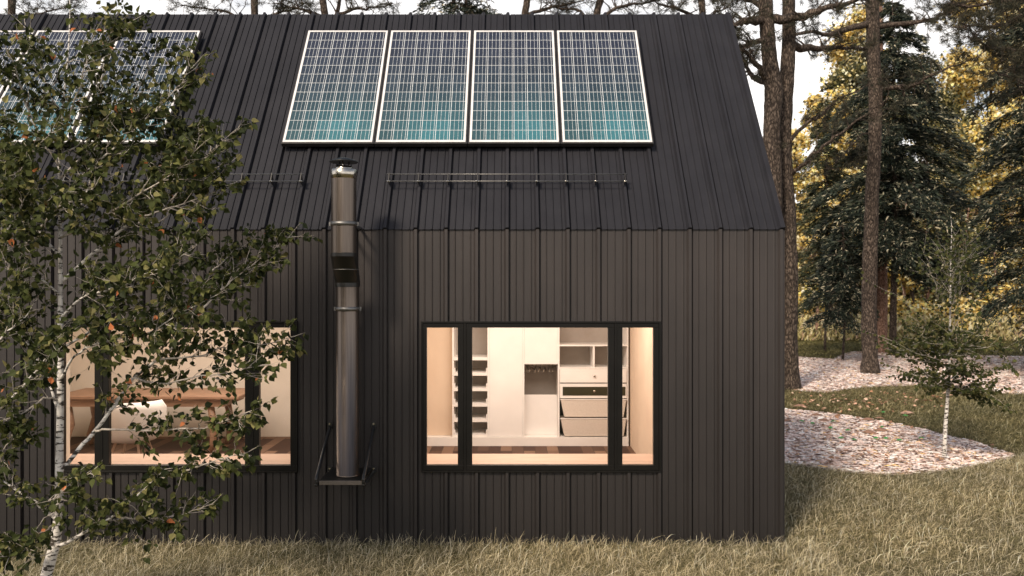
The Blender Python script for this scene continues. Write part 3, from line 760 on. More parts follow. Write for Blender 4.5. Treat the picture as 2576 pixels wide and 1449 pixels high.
BR = [  # pixel polyline measured on the photo, start radius, depth at tip
    ([(140,1374),(167,1366),(220,1335),(267,1309),(320,1269),(387,1209),(413,1179)], .015, 5.7),
    ([(387,1209),(447,1189),(500,1173),(547,1156),(627,1138)], .008, 5.6),
    ([(267,1309),(333,1304),(433,1301),(483,1286),(533,1266)], .008, 5.9),
    ([(145,1308),(123,1293),(93,1268),(57,1243),(0,1206),(-70,1165)], .017, 6.0),
    ([(93,1268),(125,1260),(153,1239),(190,1215),(236,1184)], .007, 5.6),
    ([(13,1214),(3,1146),(32,1096),(37,1053)], .006, 5.8),
    ([(150,1183),(187,1143),(233,1089),(280,1030),(311,985),(342,947),(386,913),(442,863),(441,820),(480,759),(519,699),(555,663),(604,621)], .017, 6.6),
    ([(480,800),(519,766),(560,725),(601,692),(675,635),(736,589)], .009, 6.7),
    ([(339,951),(404,966),(485,950),(569,938),(662,919)], .008, 5.7),
    ([(400,905),(504,894),(560,876),(669,866),(731,848)], .008, 6.3),
    ([(240,1083),(271,1081),(373,1081),(467,1078),(529,1072),(610,1043),(663,1019)], .009, 5.7),
    ([(150,712),(213,656),(263,613),(302,581),(338,549),(363,500),(391,464),(419,425),(451,386),(498,336)], .014, 6.6),
    ([(350,560),(409,553),(437,500),(459,421),(500,345)], .007, 6.7),
    ([(363,545),(423,524),(498,500),(576,464)], .007, 6.3),
    ([(430,505),(480,440),(530,385),(583,336)], .006, 6.2),
    ([(152,800),(194,756),(249,736),(309,720),(345,699),(420,668),(500,612)], .010, 5.5),
    ([(152,880),(231,827),(270,788),(327,748),(390,700),(440,640)], .010, 6.9),
    ([(14,640),(66,613),(107,564),(142,528),(171,510),(213,496),(245,461)], .009, 5.5),
    ([(20,560),(36,485),(44,457),(57,411),(107,354),(131,325)], .009, 5.6),
    ([(-40,1075),(0,1031),(53,978),(124,888),(168,835)], .010, 5.5),
    ([(150,1050),(124,960),(95,905),(60,850),(10,810),(-50,770)], .012, 6.5),
    ([(152,960),(180,905),(230,870),(300,850),(378,835),(450,790),(540,745)], .010, 5.6),
    ([(150,560),(210,505),(240,375),(250,260),(262,150),(300,60)], .010, 6.4),
    ([(150,640),(90,570),(50,480),(20,380),(-20,300)], .011, 6.6),
    ([(150,520),(210,440),(290,370),(370,300),(440,230),(490,160)], .010, 5.9),
    ([(151,450),(220,380),(300,290),(360,200),(400,120)], .009, 6.6),
    ([(150,420),(100,340),(60,240),(30,150),(0,90)], .009, 5.8),
    ([(155,340),(190,250),(215,160),(222,80)], .006, 5.8),
    ([(160,300),(120,220),(90,130),(60,60)], .006, 6.5),
    ([(170,160),(230,120),(290,100),(330,50)], .005, 6.3),
    ([(150,600),(230,560),(330,500),(430,440),(500,370)], .009, 5.4),
    ([(152,1010),(110,1000),(60,1040),(0,1060),(-60,1070)], .008, 5.6),
    ([(-60,900),(0,850),(60,800),(100,740)], .010, 6.2),
    ([(-80,700),(-20,640),(30,560),(60,500)], .010, 5.8),
    ([(152,745),(100,700),(40,690),(-30,650)], .010, 5.7),
    ([(150,395),(230,340),(330,290),(420,250),(470,215)], .007, 6.9),
    ([(150,1240),(130,1340),(60,1390),(0,1400)], .006, 5.4),
    ([(138,1380),(105,1400),(60,1385),(10,1360)], .005, 5.7),
]
leaves = []; twigs = []
for px, r0, dt in BR:
    d0 = DB
    pp = path(px, d0, dt)
    # start depth: keep secondary limbs near the limb they leave
    rr = [r0*(1-.8*i/(len(px)-1)) for i in range(len(px))]
    sp, sr = smooth_path(pp, rr, 4); sp = [p+Vector((random.gauss(0, .004), random.gauss(0, .004), random.gauss(0, .004))) for p in sp]
    b = MB(); b.tube(sp, sr, 8); b.build('branch', M['birch'] if r0 > .009 else M['twig'], btree)
    L = sum((sp[i+1]-sp[i]).length for i in range(len(sp)-1)); acc = 0; nxt = L*.22
    for i in range(len(sp)-1):
        seg = (sp[i+1]-sp[i]); acc += seg.length
        while acc > nxt:
            f = nxt/L; nxt += (random.uniform(.020, .040) if sp[i].z < 3.9 else random.uniform(.034, .066)) if sp[i].z > 2.0 else random.uniform(.024, .050)
            d = seg.normalized(); dense = sp[i].z > 2.0
            rnd = Vector((random.gauss(0, 1), random.gauss(0, 1), random.gauss(0, 1))); sd = (rnd-d*rnd.dot(d)).normalized()
            dirv = d*.8+sd*.85+Vector((0, 0, .1))
            ln = random.uniform(.16, .38)*(1.05-.55*f)*(1.15 if dense else .72)
            grow_twig(sp[i], dirv, ln, .0032, twigs, leaves, .2 if dense else -.05, .2, 5, .025 if dense else .032, 1 if random.random() < (.7 if dense else .3) else 0)
    grow_twig(sp[-1], sp[-1]-sp[-2], .12, .003, twigs, leaves, .2, .1, 4, .03)
tubes('twigs', twigs, M['twig'], btree, 4)
print('birch leaves', len(leaves))
GREENS = [(.040, .050, .016), (.062, .074, .022), (.125, .13, .042), (.022, .029, .012), (.22, .20, .08)]
leaf_mesh('foliage', leaves, .0525, btree, GREENS, [.3, .28, .17, .17, .08], .005)

# ------------------------------------------------------------------ young birch on the mulch
base = G(2375, 1155); D2 = base.y-CY
yb = thing('young_birch', 'small young birch with thin white stem on the near mulch bed', 'tree', tuple(base))
tpx = [(2375,1157),(2377,1100),(2380,1050),(2384,1000),(2388,940),(2388,880),(2390,800),(2391,720),(2392,650),(2394,580),(2392,545)]
tp, tr = smooth_path([P(x, y, D2) for x, y in tpx], [.034,.030,.027,.024,.021,.018,.014,.010,.007,.004,.002], 4); tp[0].z = 0
b = MB(); b.tube(tp, tr, 12); b.build('trunk', M['birch_far'], yb)
lv = []; tw = []
for i in range(50):          # spreading leafy lower branches
    z = random.uniform(1.0, 1.9); c = min(tp, key=lambda p: abs(p.z-z)); a = random.uniform(0, 2*math.pi)
    reach = .98-.38*abs(z-1.4)/.45
    grow_twig(c, Vector((math.cos(a), math.sin(a), random.uniform(-.1, .35))), reach*random.uniform(.6, 1.1), .006, tw, lv, .12, .13, 6, .022, 1)
up = []
for i in range(34):          # steep thin upper branches, few leaves
    z = random.uniform(1.7, 3.1); c = min(tp, key=lambda p: abs(p.z-z)); a = random.uniform(0, 2*math.pi)
    grow_twig(c, Vector((math.cos(a), math.sin(a), random.uniform(1.0, 2.2))), (3.75-z)*random.uniform(.4, .62), .0036, tw, up, .15, .12, 6, .05, 1)
lv += up
tubes('twigs', tw, M['twig'], yb, 4)
leaf_mesh('foliage', lv, .055, yb, [(.045, .055, .02), (.08, .085, .03), (.13, .12, .045)], [.5, .35, .15], .0)

# ------------------------------------------------------------------ pines, spruces, golden trees
NEED_V = [(-.5, 0, 0), (.5, 0, 0), (.15, 1, 0), (-.15, 1, 0)]; NEED_F = [(0, 1, 2, 3)]
def trunk_mesh(pts, rads, mat, parent, n=20, rough=.07, name='trunk'):
    sp, sr = smooth_path(pts, rads, 8); b = MB(); b.tube(sp, sr, n)
    k = 0; ph = [random.uniform(-1, 1) for _ in range(n)]
    for i in range(len(sp)):
        ph = [p*.8+random.gauss(0, .5) for p in ph]
        for j in range(n):
            v = Vector(b.v[k]); c = sp[i]; flare = 0
            v = c+(v-c)*(1+rough*max(-1.5, min(1.5, ph[j]))); b.v[k] = tuple(v); k += 1
    return b.build(name, mat, parent), sp, sr
def tuft_list(p, d, n, L):
    d = np.array(tuple(d.normalized())); v = rng.normal(0, 1, (n, 3)); v = norm(v)*.9+d*.75
    pos = np.repeat(np.array([tuple(p)]), n, 0)+rng.normal(0, L*.12, (n, 3))
    return pos, norm(v), L*rng.uniform(.6, 1.1, n)
def limb(pts, r0, lst, tufts, L=.16, ntw=10, spread=.8, start=.25):
    ntw = int(ntw*1.7)
    rr = [r0*(1-.75*i/(len(pts)-1)) for i in range(len(pts))]
    sp, sr = smooth_path(pts, rr, 4)
    sp = [sp[0]]+[p+Vector((random.gauss(0, .02), random.gauss(0, .02), random.gauss(0, .02))) for p in sp[1:]]
    lst.append((sp, sr)); n = len(sp)
    for k in range(ntw):
        i = int(n*(start+(1-start)*(k+random.random())/ntw)); i = min(i, n-2); d = (sp[i+1]-sp[i]).normalized()
        rnd = Vector((random.gauss(0, 1), random.gauss(0, 1), random.gauss(0, .9))); dv = (d*.6+rnd.normalized()*.9).normalized()
        ln = random.uniform(.35, 1.0)*spread; p = sp[i].copy(); q = [p.copy()]; rq = [sr[i]*.35+.004]
        for s in range(5):
            dv = (dv+Vector((random.gauss(0, .3), random.gauss(0, .3), random.gauss(0, .25)+.06))).normalized()
            p = p+dv*ln/5; q.append(p.copy()); rq.append(max(.003, rq[0]*(1-.18*(s+1))))
            if s >= 1 and random.random() < .75:
                d3 = (dv+Vector((random.gauss(0, .7), random.gauss(0, .7), random.gauss(0, .5)))).normalized(); e = p+d3*ln*random.uniform(.15, .35)
                lst.append(([p.copy(), (p+e)/2+Vector((0, 0, .01)), e], [.006, .005, .003])); tufts.append((e, d3))
        lst.append((q, rq)); tufts.append((p, dv))
def pine(name, label, px_base, py_base, trunk_px, width_px, limbs, mat='pine', autolimbs=(), group='tall pine trunks at the forest edge', needles=26, extra_tufts=True):
    g = G(px_base, py_base); D = g.y-CY
    t = thing(name, label, 'tree', tuple(g), group)
    pts = [P(x, y, D) for x, y in trunk_px]; pts[0] = g.copy(); pts[0].z = -.05
    rads = [w/2*D/F for w in width_px]
    trunk_mesh(pts, rads, M[mat], t)
    lst = []; tufts = []
    for l, r, dd, ntw in limbs:
        limb([P(x, y, D+dd*i/(len(l)-1)) for i, (x, y) in enumerate(l)], r, lst, tufts, ntw=ntw)
    for (z, az, ln, r) in autolimbs:
        c = min(smooth_path(pts, None, 6), key=lambda p: abs(p.z-z)); d = Vector((math.cos(az), math.sin(az), .25)); q = [c.copy()]; p = c.copy()
        for s in range(4):
            d = (d+Vector((random.gauss(0, .18), random.gauss(0, .18), random.gauss(0, .15)))).normalized(); p = p+d*ln/4; q.append(p.copy())
        limb(q, r, lst, tufts, ntw=9)
    if lst: tubes('limbs', lst, M[mat], t, 6)
    if tufts:
        A = [tuft_list(p, d, needles, .17) for p, d in tufts]
        pos = np.concatenate([a[0] for a in A]); ax = np.concatenate([a[1] for a in A]); L = np.concatenate([a[2] for a in A]); n = len(pos)
        c = np.array([(.028, .03, .018), (.05, .046, .027), (.10, .08, .045)])[rng.choice(3, n, p=[.5, .35, .15])]*rng.uniform(.7, 1.2, (n, 1))
        V, Fc, T = scatter(NEED_V, NEED_F, pos, ax, rng.normal(0, 1, (n, 3)), np.stack([np.full(n, .009), L, L], 1), c)
        np_mesh('crown', V, Fc, M['needle'], T, t)
    return t
random.seed(21)
pine('pine_tree', 'dark pine trunk rising just behind the right roof edge, leftmost of the forest-edge pines', 1925, 985,
     [(1925,985),(1938,700),(1944,440),(1941,330),(1946,230),(1936,150),(1930,80),(1925,0),(1922,-120),(1925,-300)], [50,46,44,42,44,38,36,36,33,26],
     [([(1922,50),(1890,52),(1863,57),(1842,64)], .13, -1, 8), ([(1940,50),(1995,45),(2052,30),(2091,15),(2163,3),(2230,-20)], .13, -1, 12),
      ([(1930,200),(1902,162),(1881,135),(1863,120)], .09, -1, 9), ([(1930,212),(1900,196),(1884,177),(1869,150),(1850,140)], .09, 1, 9),
      ([(1925,106),(1890,106),(1869,117),(1840,122)], .08, -1, 9), ([(1925,20),(1880,0),(1830,-10),(1780,-20)], .08, 1, 12)], autolimbs=[(10.5, 3.5, 2.2, .06), (11.2, 2.6, 2.5, .06)])
pine('pine_tree', 'straight dark pine trunk standing beside the house corner on the far mulch bed', 1990, 980,
     [(1992,981),(1990,940),(1986,850),(1988,700),(1984,560),(1976,440),(1972,330),(1980,200),(1985,100),(1984,0),(1984,-120),(1990,-300)], [52,38,36,37,37,36,36,35,31,30,27,20],
     [([(1976,372),(2000,340),(2037,303),(2058,294),(2112,252),(2193,210)], .06, -1, 9), ([(1985,440),(2010,425),(2043,390),(2103,345),(2163,300),(2230,250)], .065, -1.5, 9),
      ([(1990,108),(2025,123),(2073,121),(2118,120),(2184,123)], .12, 1, 10), ([(1970,340),(1955,350),(1940,380)], .03, 0, 3), ([(1984,-10),(2040,-20),(2120,-30)], .08, 0, 12)])
pine('pine_tree', 'pine trunk with pale sunlit left side in the middle of the far mulch bed', 2190, 941,
     [(2192,942),(2188,900),(2186,800),(2188,700),(2190,600),(2194,480),(2200,360),(2202,240),(2196,120),(2194,0),(2194,-120),(2196,-300)], [50,38,37,36,34,33,32,32,32,31,28,20],
     [([(2184,60),(2133,72),(2088,87),(2043,79),(1995,90)], .11, -1, 12), ([(2205,66),(2283,60),(2343,51),(2388,27),(2440,0)], .09, -1, 14),
      ([(2205,222),(2253,220),(2298,216),(2343,186),(2433,153)], .09, -1, 10),
      ([(2190,330),(2160,345),(2120,390),(2080,430)], .03, -1, 6), ([(2190,-10),(2240,-20),(2320,-10),(2380,-5)], .08, 0, 12), ([(2190,440),(2165,425),(2148,412)], .04, 0, 2)])
pine('pine_tree', 'reddish barked pine trunk just behind the middle pine', 2222, 889,
     [(2222,890),(2218,850),(2218,700),(2217,560),(2213,420),(2212,280),(2210,100),(2210,-50)], [38,28,27,26,24,22,20,17],
     [([(2218,640),(2260,655),(2300,650),(2330,670)], .04, -1, 5), ([(2216,480),(2260,500),(2310,495)], .04, -1, 5)], mat='red_pine')
pine('pine_tree', 'pine at the far right whose twiggy limbs reach in over the golden tree', 2670, 985,
     [(2670,985),(2668,600),(2664,300),(2662,100),(2660,-50),(2660,-250)], [44,36,34,32,30,20],
     [([(2664,60),(2580,48),(2490,66),(2420,60)], .07, -1, 18), ([(2664,160),(2570,130),(2490,118),(2430,92)], .07, -1, 18), ([(2662,20),(2560,-5),(2460,15),(2385,8)], .07, 0, 18), ([(2664,230),(2590,215),(2530,190),(2490,180)], .05, -1, 12)], needles=34)
random.seed(5)
# behind the roof ridge: only their tops reach over it
for (px, label, tx, lm) in [
    (830, 'forked pale pine behind the ridge above the left of the four panels', [(830,900),(832,300),(828,120),(820,60),(812,0),(800,-90)], [([(829,110),(842,60),(850,20),(860,-60)], .11, 0, 4), ([(822,50),(780,30),(740,18),(690,8)], .06, 0, 14), ([(845,40),(890,22),(930,20),(990,10)], .06, 0, 14)]),
    (1318, 'pine stem behind the ridge beside the dark spruce top', [(1318,900),(1318,300),(1320,60),(1326,0),(1330,-90)], [([(1322,40),(1370,20),(1420,15),(1470,0)], .06, 0, 16)]),
    (1520, 'twiggy pine top behind the ridge above the third and fourth panels', [(1500,900),(1500,300),(1500,60),(1510,0),(1530,-90)], [([(1500,60),(1550,20),(1600,10),(1660,0)], .06, 0, 18), ([(1500,80),(1460,30),(1400,20),(1380,5)], .05, 0, 14)]),
    (1760, 'twiggy pine top behind the right end of the ridge', [(1770,900),(1770,300),(1768,60),(1765,0),(1760,-90)], [([(1768,60),(1720,25),(1680,15),(1640,0)], .06, 0, 18), ([(1768,60),(1800,30),(1830,20)], .05, 0, 12)]),
    (620, 'bare twiggy pine top behind the ridge left of the flue', [(640,900),(640,300),(640,70),(640,-10),(640,-90)], [([(640,75),(690,35),(730,25),(760,10)], .045, 0, 16), ([(640,75),(580,35),(520,22),(450,15)], .045, 0, 18)]),
    (60, 'twiggy pine top behind the ridge at the left photo edge', [(30,900),(30,300),(30,70),(30,-10),(30,-90)], [([(30,75),(80,40),(130,28),(190,18)], .045, 0, 16), ([(30,75),(0,45),(-40,30)], .045, 0, 8)])]:
    pine('pine_tree', label, px, 960, tx, [24]*2+[17]*(len(tx)-3)+[10], lm, group='pine tops behind the ridge', needles=16)

def conifer(label, px, D, top_py, rad, n, bottom=.6, pal=None, spray=.16, name='spruce_tree', droop=.35, seed=1, group='dark spruces at the forest edge', mat='needle', base_f=0):
    random.seed(seed); r = np.random.default_rng(seed)
    g = P(px, 724.5, D); g.z = 0; top = P(px, top_py, D).z
    t = thing(name, label, 'tree', tuple(g), group)
    b = MB(); hgt = top; pts = [(g.x, g.y, 0), (g.x+.1, g.y, hgt*.5), (g.x, g.y, hgt)]
    b.tube(smooth_path(pts, None, 5), [rad*.034*(1-.9*i/10) for i in range(11)], 10); b.build('trunk', M['pine'], t)
    nb = int(18*hgt/2); per = n//nb; P_, A_, L_ = [], [], []; lst = []
    for i in range(nb):
        f = (i+r.random())/nb; z = bottom+(hgt-bottom)*f; reach = rad*(1-f)**.75*r.uniform(.5, 1.15)*(1-base_f*max(0, 1-f*4))+.15; a = r.uniform(0, 2*math.pi)
        d = np.array([math.cos(a), math.sin(a)]); k = int(per*(.35+1.3*(1-f)))
        u = r.random(k)**.65; w = r.normal(0, .12, k)*reach*(1-.4*u)
        X = g.x+d[0]*reach*u-d[1]*w; Y = g.y+d[1]*reach*u+d[0]*w; Z = z+.18*reach*u-droop*reach*u*u*1.5-np.abs(r.normal(0, .10, k))*(1+reach*.4)
        P_.append(np.stack([X, Y, Z], 1)); ax = np.stack([d[0]+r.normal(0, .55, k), d[1]+r.normal(0, .55, k), -.35+r.normal(0, .35, k)], 1); A_.append(ax)
        lst.append(([Vector((g.x, g.y, z)), Vector((g.x+d[0]*reach*.5, g.y+d[1]*reach*.5, z+.09*reach-droop*reach*.37)), Vector((g.x+d[0]*reach*.9, g.y+d[1]*reach*.9, z+.16*reach-droop*reach*1.2))], [.03, .018, .006]))
    tubes('limbs', lst, M['pine'], t, 4)
    pos = np.concatenate(P_); ax = np.concatenate(A_); k = len(pos)
    pal = pal or [((.010, .016, .011), .38), ((.026, .038, .025), .34), ((.062, .074, .046), .17), ((.34, .32, .22), .07), ((.68, .60, .42), .04)]  # the palest tints paint warm sunlit highlights onto a few sprays
    cc = np.array([p[0] for p in pal])[r.choice(len(pal), k, p=[p[1] for p in pal])]*r.uniform(.7, 1.25, (k, 1))
    L = spray*r.uniform(.5, 1.25, k)
    tv = [(-.35, 0, 0), (.35, 0, 0), (.5, .45, .15), (.12, 1, -.1), (-.12, 1, -.1), (-.5, .45, .15)]; tf = [(0, 1, 2, 5), (5, 2, 3, 4)]
    V, Fc, T = scatter(tv, tf, pos, ax, r.normal(0, .6, (k, 3))+np.array([-.3, -.3, .7]), np.stack([L*.22, L, L*.5], 1), cc)
    np_mesh('crown', V, Fc, M[mat], T, t)
conifer('tall dark spruce between the middle pine and the sky gap', 2245, 31, 0, 4.3, 95000, bottom=3.4, seed=3, spray=.19, base_f=.45)
conifer('dark green spruce filling the right photo edge', 2610, 25, -330, 2.7, 80000, bottom=1.5, seed=4, spray=.16)
conifer('slim spruce beside the dark pine trunk near the house corner', 2075, 33, 250, 1.7, 20000, bottom=2.0, seed=8, spray=.18, pal=[((.03, .042, .022), .4), ((.06, .07, .035), .34), ((.13, .12, .06), .2), ((.3, .26, .15), .06)])
conifer('low drooping dark spruce just left of the middle pine', 2120, 29, 560, 1.5, 12000, bottom=1.6, seed=12, spray=.16)
conifer('dark spruce top rising behind the ridge above the second panel', 1170, 22, -150, 3.1, 26000, bottom=6.5, seed=6, spray=.15)

def broadleaf(label, px, D, top_py, rad_px, n, seed, low=.0, pal=None, size=.20, group='golden leaved trees behind the spruces', name='golden_tree'):
    random.seed(seed); r = np.random.default_rng(seed)
    g = P(px, 724.5, D); g.z = 0; top = P(px, top_py, D).z; rad = rad_px*D/F; hi = top_py > 600
    t = thing(name, label, 'tree', tuple(g), group)
    lst = [(smooth_path([g-Vector((0, 0, .1)), Vector((g.x+.15, g.y, top*.4)), Vector((g.x-.1, g.y, top*.85))], None, 5), [.14*(1-.8*i/10) for i in range(11)])]
    C = []
    for i in range(46):
        a = r.uniform(0, 2*math.pi); f = r.random(); rr = rad*math.sqrt(r.random())*(1-.45*abs(f*1.6-.6)); c = np.array([g.x+rr*math.cos(a), g.y+rr*math.sin(a), low+(top-low)*f])
        C.append(c); lst.append(([Vector((g.x, g.y, max(.5, c[2]*.75))), Vector(((g.x+c[0])/2, (g.y+c[1])/2, c[2]*.9)), Vector(tuple(c))], [.035, .02, .008]))
    tubes('trunk', lst, M['pine'], t, 6)
    C = np.array(C); idx = r.integers(0, len(C), n); cl = r.uniform(.5, 1.3, len(C))
    pos = C[idx]+r.normal(0, 1, (n, 3))*np.array([1, 1, .7])*(rad*.20)*cl[idx][:, None]
    pal = pal or [((.92, .66, .20), .24), ((.98, .82, .38), .28), ((.50, .35, .10), .15), ((.07, .055, .02), .15), ((.99, .92, .66), .18)]  # golden leaves; cream and bright yellow tints stand in for backlight
    cc = np.array([p[0] for p in pal])[r.choice(len(pal), n, p=[p[1] for p in pal])]*r.uniform(.75, 1.2, (n, 1))*cl[idx][:, None]**.5
    s = size*r.uniform(.5, 1.2, n); pos[:, 2] = np.maximum(pos[:, 2], .1)
    tv = [(-.3, 0, 0), (.3, 0, 0), (.45, .5, .1), (0, 1, 0), (-.45, .5, .1)]; tf = [(0, 1, 2, 3, 4)]
    V, Fc, T = scatter(tv, tf, pos, r.normal(0, 1, (n, 3)), r.normal(0, .6, (n, 3))+np.array([-.55, -.8, .6]), np.stack([s*.8, s, s], 1), np.clip(cc, 0, .96))
    np_mesh('crown', V, Fc, M['gold'], T, t, nside=5)
OLV = [((.10, .10, .045), .34), ((.05, .055, .025), .30), ((.30, .26, .10), .18), ((.75, .62, .30), .10), ((.95, .88, .62), .08)]
for i, a in enumerate([
    ('tall golden tree beside the sky gap at the right', 2490, 46, -90, 105, 32000, 31, 4.0),
    ('golden tree behind the tall spruce', 2150, 48, 40, 95, 22000, 32, 3.0),
    ('green gold tree at the left edge of the tall spruce', 2085, 40, 230, 62, 16000, 43, 2.0),
    ('yellow green tree showing between the two dark pine trunks', 1985, 44, 330, 60, 15000, 33, 1.0),
    ('golden brown tree glowing behind the young birch', 2370, 52, 330, 110, 24000, 34, .5),
    ('golden tree low between the pines', 2110, 46, 420, 90, 20000, 35, .3),
    ('golden tree at the right photo edge behind the spruce', 2620, 50, 60, 100, 20000, 36, .5),
    ('dull olive tree filling the gap right of the tall spruce', 2330, 45, 190, 110, 22000, 51, 1.5, OLV),
    ('olive tree behind the golden one near the right edge', 2440, 50, 110, 95, 20000, 52, 1.5, OLV),
    ('olive green tree between the middle pine and the tall spruce', 2150, 43, 130, 90, 20000, 53, 2.5, OLV),
    ('bright yellow bush left of the young birch', 2290, 42, 640, 60, 7000, 37, .2),
    ('bright yellow bush right of the young birch', 2460, 43, 640, 60, 7000, 38, .2),
    ('yellow bush beside the reddish pine', 2190, 44, 700, 60, 6000, 39, .1),
    ('orange brown bush at the right photo edge', 2570, 41, 720, 60, 7000, 40, .1),
    ('yellow bush behind the straight dark pine', 2040, 43, 700, 60, 6000, 41, .1),
    ('low pale bush under the spruce', 2380, 41, 780, 60, 5000, 42, .1)]):
    broadleaf(*a)
random.seed(99)
for i, (px, D, w_, lab) in enumerate([(2052, 40, .09, 'slender bare trunk left of the low spruce bough'), (2096, 41, .08, 'slender pale trunk between the dark pine and the middle pine'), (2118, 43, .10, 'slender bare trunk just left of the middle pine'),
      (2270, 42, .12, 'pale slender trunk right of the reddish pine'), (2330, 44, .12, 'pale slender trunk left of the young birch crown'), (2428, 44, .15, 'pale yellow trunk just right of the young birch crown'), (2504, 42, .10, 'slender trunk near the right photo edge')]):
    g = P(px, 724.5, D); g.z = 0; t = thing('bare_tree', lab, 'tree', tuple(g), 'slender bare trunks at the lawn edge')
    pts = smooth_path([g, g+Vector((.1, 0, 2)), g+Vector((-.05, 0, 4.5)), g+Vector((.2, 0, 7))], None, 5); b = MB(); b.tube(pts, [w_*(1-.8*k/15) for k in range(16)], 8); b.build('trunk', M['red_pine'], t)
    tt = []; ll = []
    for k in range(16):
        c = random.choice(pts[5:]); grow_twig(c, Vector((random.gauss(0, 1), random.gauss(0, 1), .6)), random.uniform(.6, 1.6), .02, tt, ll, .2, .2, 5, 9, 1)
    tubes('limbs', tt, M['red_pine'], t, 4)
# the wood beyond: one mass nobody could count
r = np.random.default_rng(77); n = 150000
X = r.uniform(-8, 62, n); Y = r.uniform(54, 62, n); top = 11.5+1.5*np.sin(X*.5)+1.2*np.sin(X*1.3+1); top = np.where((X*F/(Y-CY)+1288 > 2300) & (X*F/(Y-CY)+1288 < 2420), np.minimum(top, 10.5), top); top = np.where(X*F/(Y-CY)+1288 < 2060, top*.85, top)
Z = top*r.random(n)**.9
pal = np.array([(.12, .085, .03), (.30, .21, .07), (.62, .46, .17), (.05, .04, .02), (.95, .80, .45)]); c = pal[r.choice(5, n, p=[.28, .2, .18, .2, .14])]*r.uniform(.7, 1.2, (n, 1))
s = r.uniform(.2, .5, n)
V, Fc, T = scatter([(-.3, 0, 0), (.3, 0, 0), (.45, .5, .1), (0, 1, 0), (-.45, .5, .1)], [(0, 1, 2, 3, 4)], np.stack([X, Y, Z], 1), r.normal(0, 1, (n, 3)), r.normal(0, .7, (n, 3))+np.array([-.5, -.7, .5]), np.stack([s, s, s], 1), c)
tag(np_mesh('distant_wood', V, Fc, M['gold'], T, nside=5), 'hazy mass of brown and gold woodland behind all the trees', 'woodland', kind='stuff')
# undergrowth at the lawn's far edge
n = 26000; X = r.uniform(11, 40, n); Y = r.uniform(31, 36, n); Z = r.random(n)**2*1.1+.05
pal = np.array([(.55, .48, .22), (.75, .66, .36), (.95, .87, .60), (.14, .13, .06), (.60, .42, .30)]); c = pal[r.choice(5, n, p=[.28, .25, .15, .2, .12])]
s = r.uniform(.08, .28, n)
V, Fc, T = scatter([(-.12, 0, 0), (.12, 0, 0), (.2, .5, .1), (0, 1, 0), (-.2, .5, .1)], [(0, 1, 2, 3, 4)], np.stack([X, Y, Z], 1), r.normal(0, .6, (n, 3))+np.array([0, 0, 1.2]), r.normal(0, 1, (n, 3)), np.stack([s, s*1.4, s], 1), c)
tag(np_mesh('undergrowth', V, Fc, M['gold'], T, nside=5), 'pale yellow weeds and scrub along the far edge of the lawn', 'undergrowth', kind='stuff')

# ------------------------------------------------------------------ fallen leaves
r = np.random.default_rng(9); pts = []
while len(pts) < 150:
    px = r.uniform(1985, 2390); py = r.normal(1012, 16)
    if 990 < py < 1050: pts.append(tuple(G(px, py, 0)))
while len(pts) < 230:
    px = r.uniform(1980, 2500); py = r.uniform(1050, 1185)
    g = G(px, py)
    if inpoly(np.array([g.x]), np.array([g.y]), near_bed)[0]: pts.append(tuple(g))
pts = np.array(pts); n = len(pts); pts[:, 2] = r.uniform(.06, .10, n)
c = np.array([(.55, .34, .24), (.42, .22, .13), (.70, .48, .36), (.25, .14, .09)])[r.integers(0, 4, n)]
V, Fc, T = scatter(LEAF_V, LEAF_F, pts, r.normal(0, 1, (n, 3))*np.array([1, 1, .15]), r.normal(0, .3, (n, 3))+np.array([0, 0, 1]), .075*r.uniform(.7, 1.3, n), c)
tag(np_mesh('leaf_litter', V, Fc, M['chip'], T, nside=3), 'scattered small pinkish brown fallen leaves on lawn and mulch', 'fallen leaves', kind='stuff')
def curled_leaf(name, px, py, size, col, label, cat, group, hump, zoff):
    g = G(px, py); bm = bmesh.new(); nU, nV = 9, 7; rows = []
    for i in range(nU):
        u = i/(nU-1); w = math.sin(math.pi*min(1, u*.92+.06))**.7; row = []
        for j in range(nV):
            v = -1+2*j/(nV-1); row.append(bm.verts.new(((u-.5)*size*1.3, v*size*.5*w*(1+.06*math.sin(9*u)), hump*size*(1-(v*.8)**2)*math.sin(math.pi*min(1, u+.02))+.004)))
        rows.append(row)
    for a_, b_ in zip(rows, rows[1:]):
        for j in range(nV-1): bm.faces.new((a_[j], b_[j], b_[j+1], a_[j+1]))
    for f in bm.faces: f.smooth = True
    me = bpy.data.meshes.new(name); bm.to_mesh(me); bm.free()
    o = link(name, me, mat_noise(name+'_tint', tuple(k*.8 for k in col), tuple(min(1, k*1.15) for k in col), 30, rough=.7)); o.location = (g.x, g.y, zoff); o.rotation_euler = (0, 0, random.uniform(-1, 1))
    tag(o, label, cat, group)
random.seed(3)
cv = lambda cx, cy: (1803+cx/2.369, 837+cy/2.369)
for (cx, cy, s, lab) in [(497,452,.24,'large curled brown leaf on the lawn edge close to the house corner'), (598,505,.20,'curled brown leaf at the upper edge of the near mulch bed'), (640,537,.19,'reddish curled leaf just inside the near mulch bed'),
                    (1138,492,.22,'pinkish curled leaf alone on the lawn above the mulch bed'), (905,532,.2,'curled brown leaf on the bed edge below the lawn litter'), (908,612,.22,'big tan curled leaf in the middle of the near mulch bed'),
                    (980,598,.2,'dark brown curled leaf beside the big tan one'), (418,536,.16,'brown curled leaf on the mulch touching the house corner line'), (972,522,.14,'small dull curled leaf at the lawn and mulch border')]:
    curled_leaf('curled_leaf', *cv(cx, cy), s, (.27, .15, .10) if 'pink' not in lab else (.45, .28, .21), lab, 'fallen leaf', 'curled brown leaves on the ground', .24, .035)
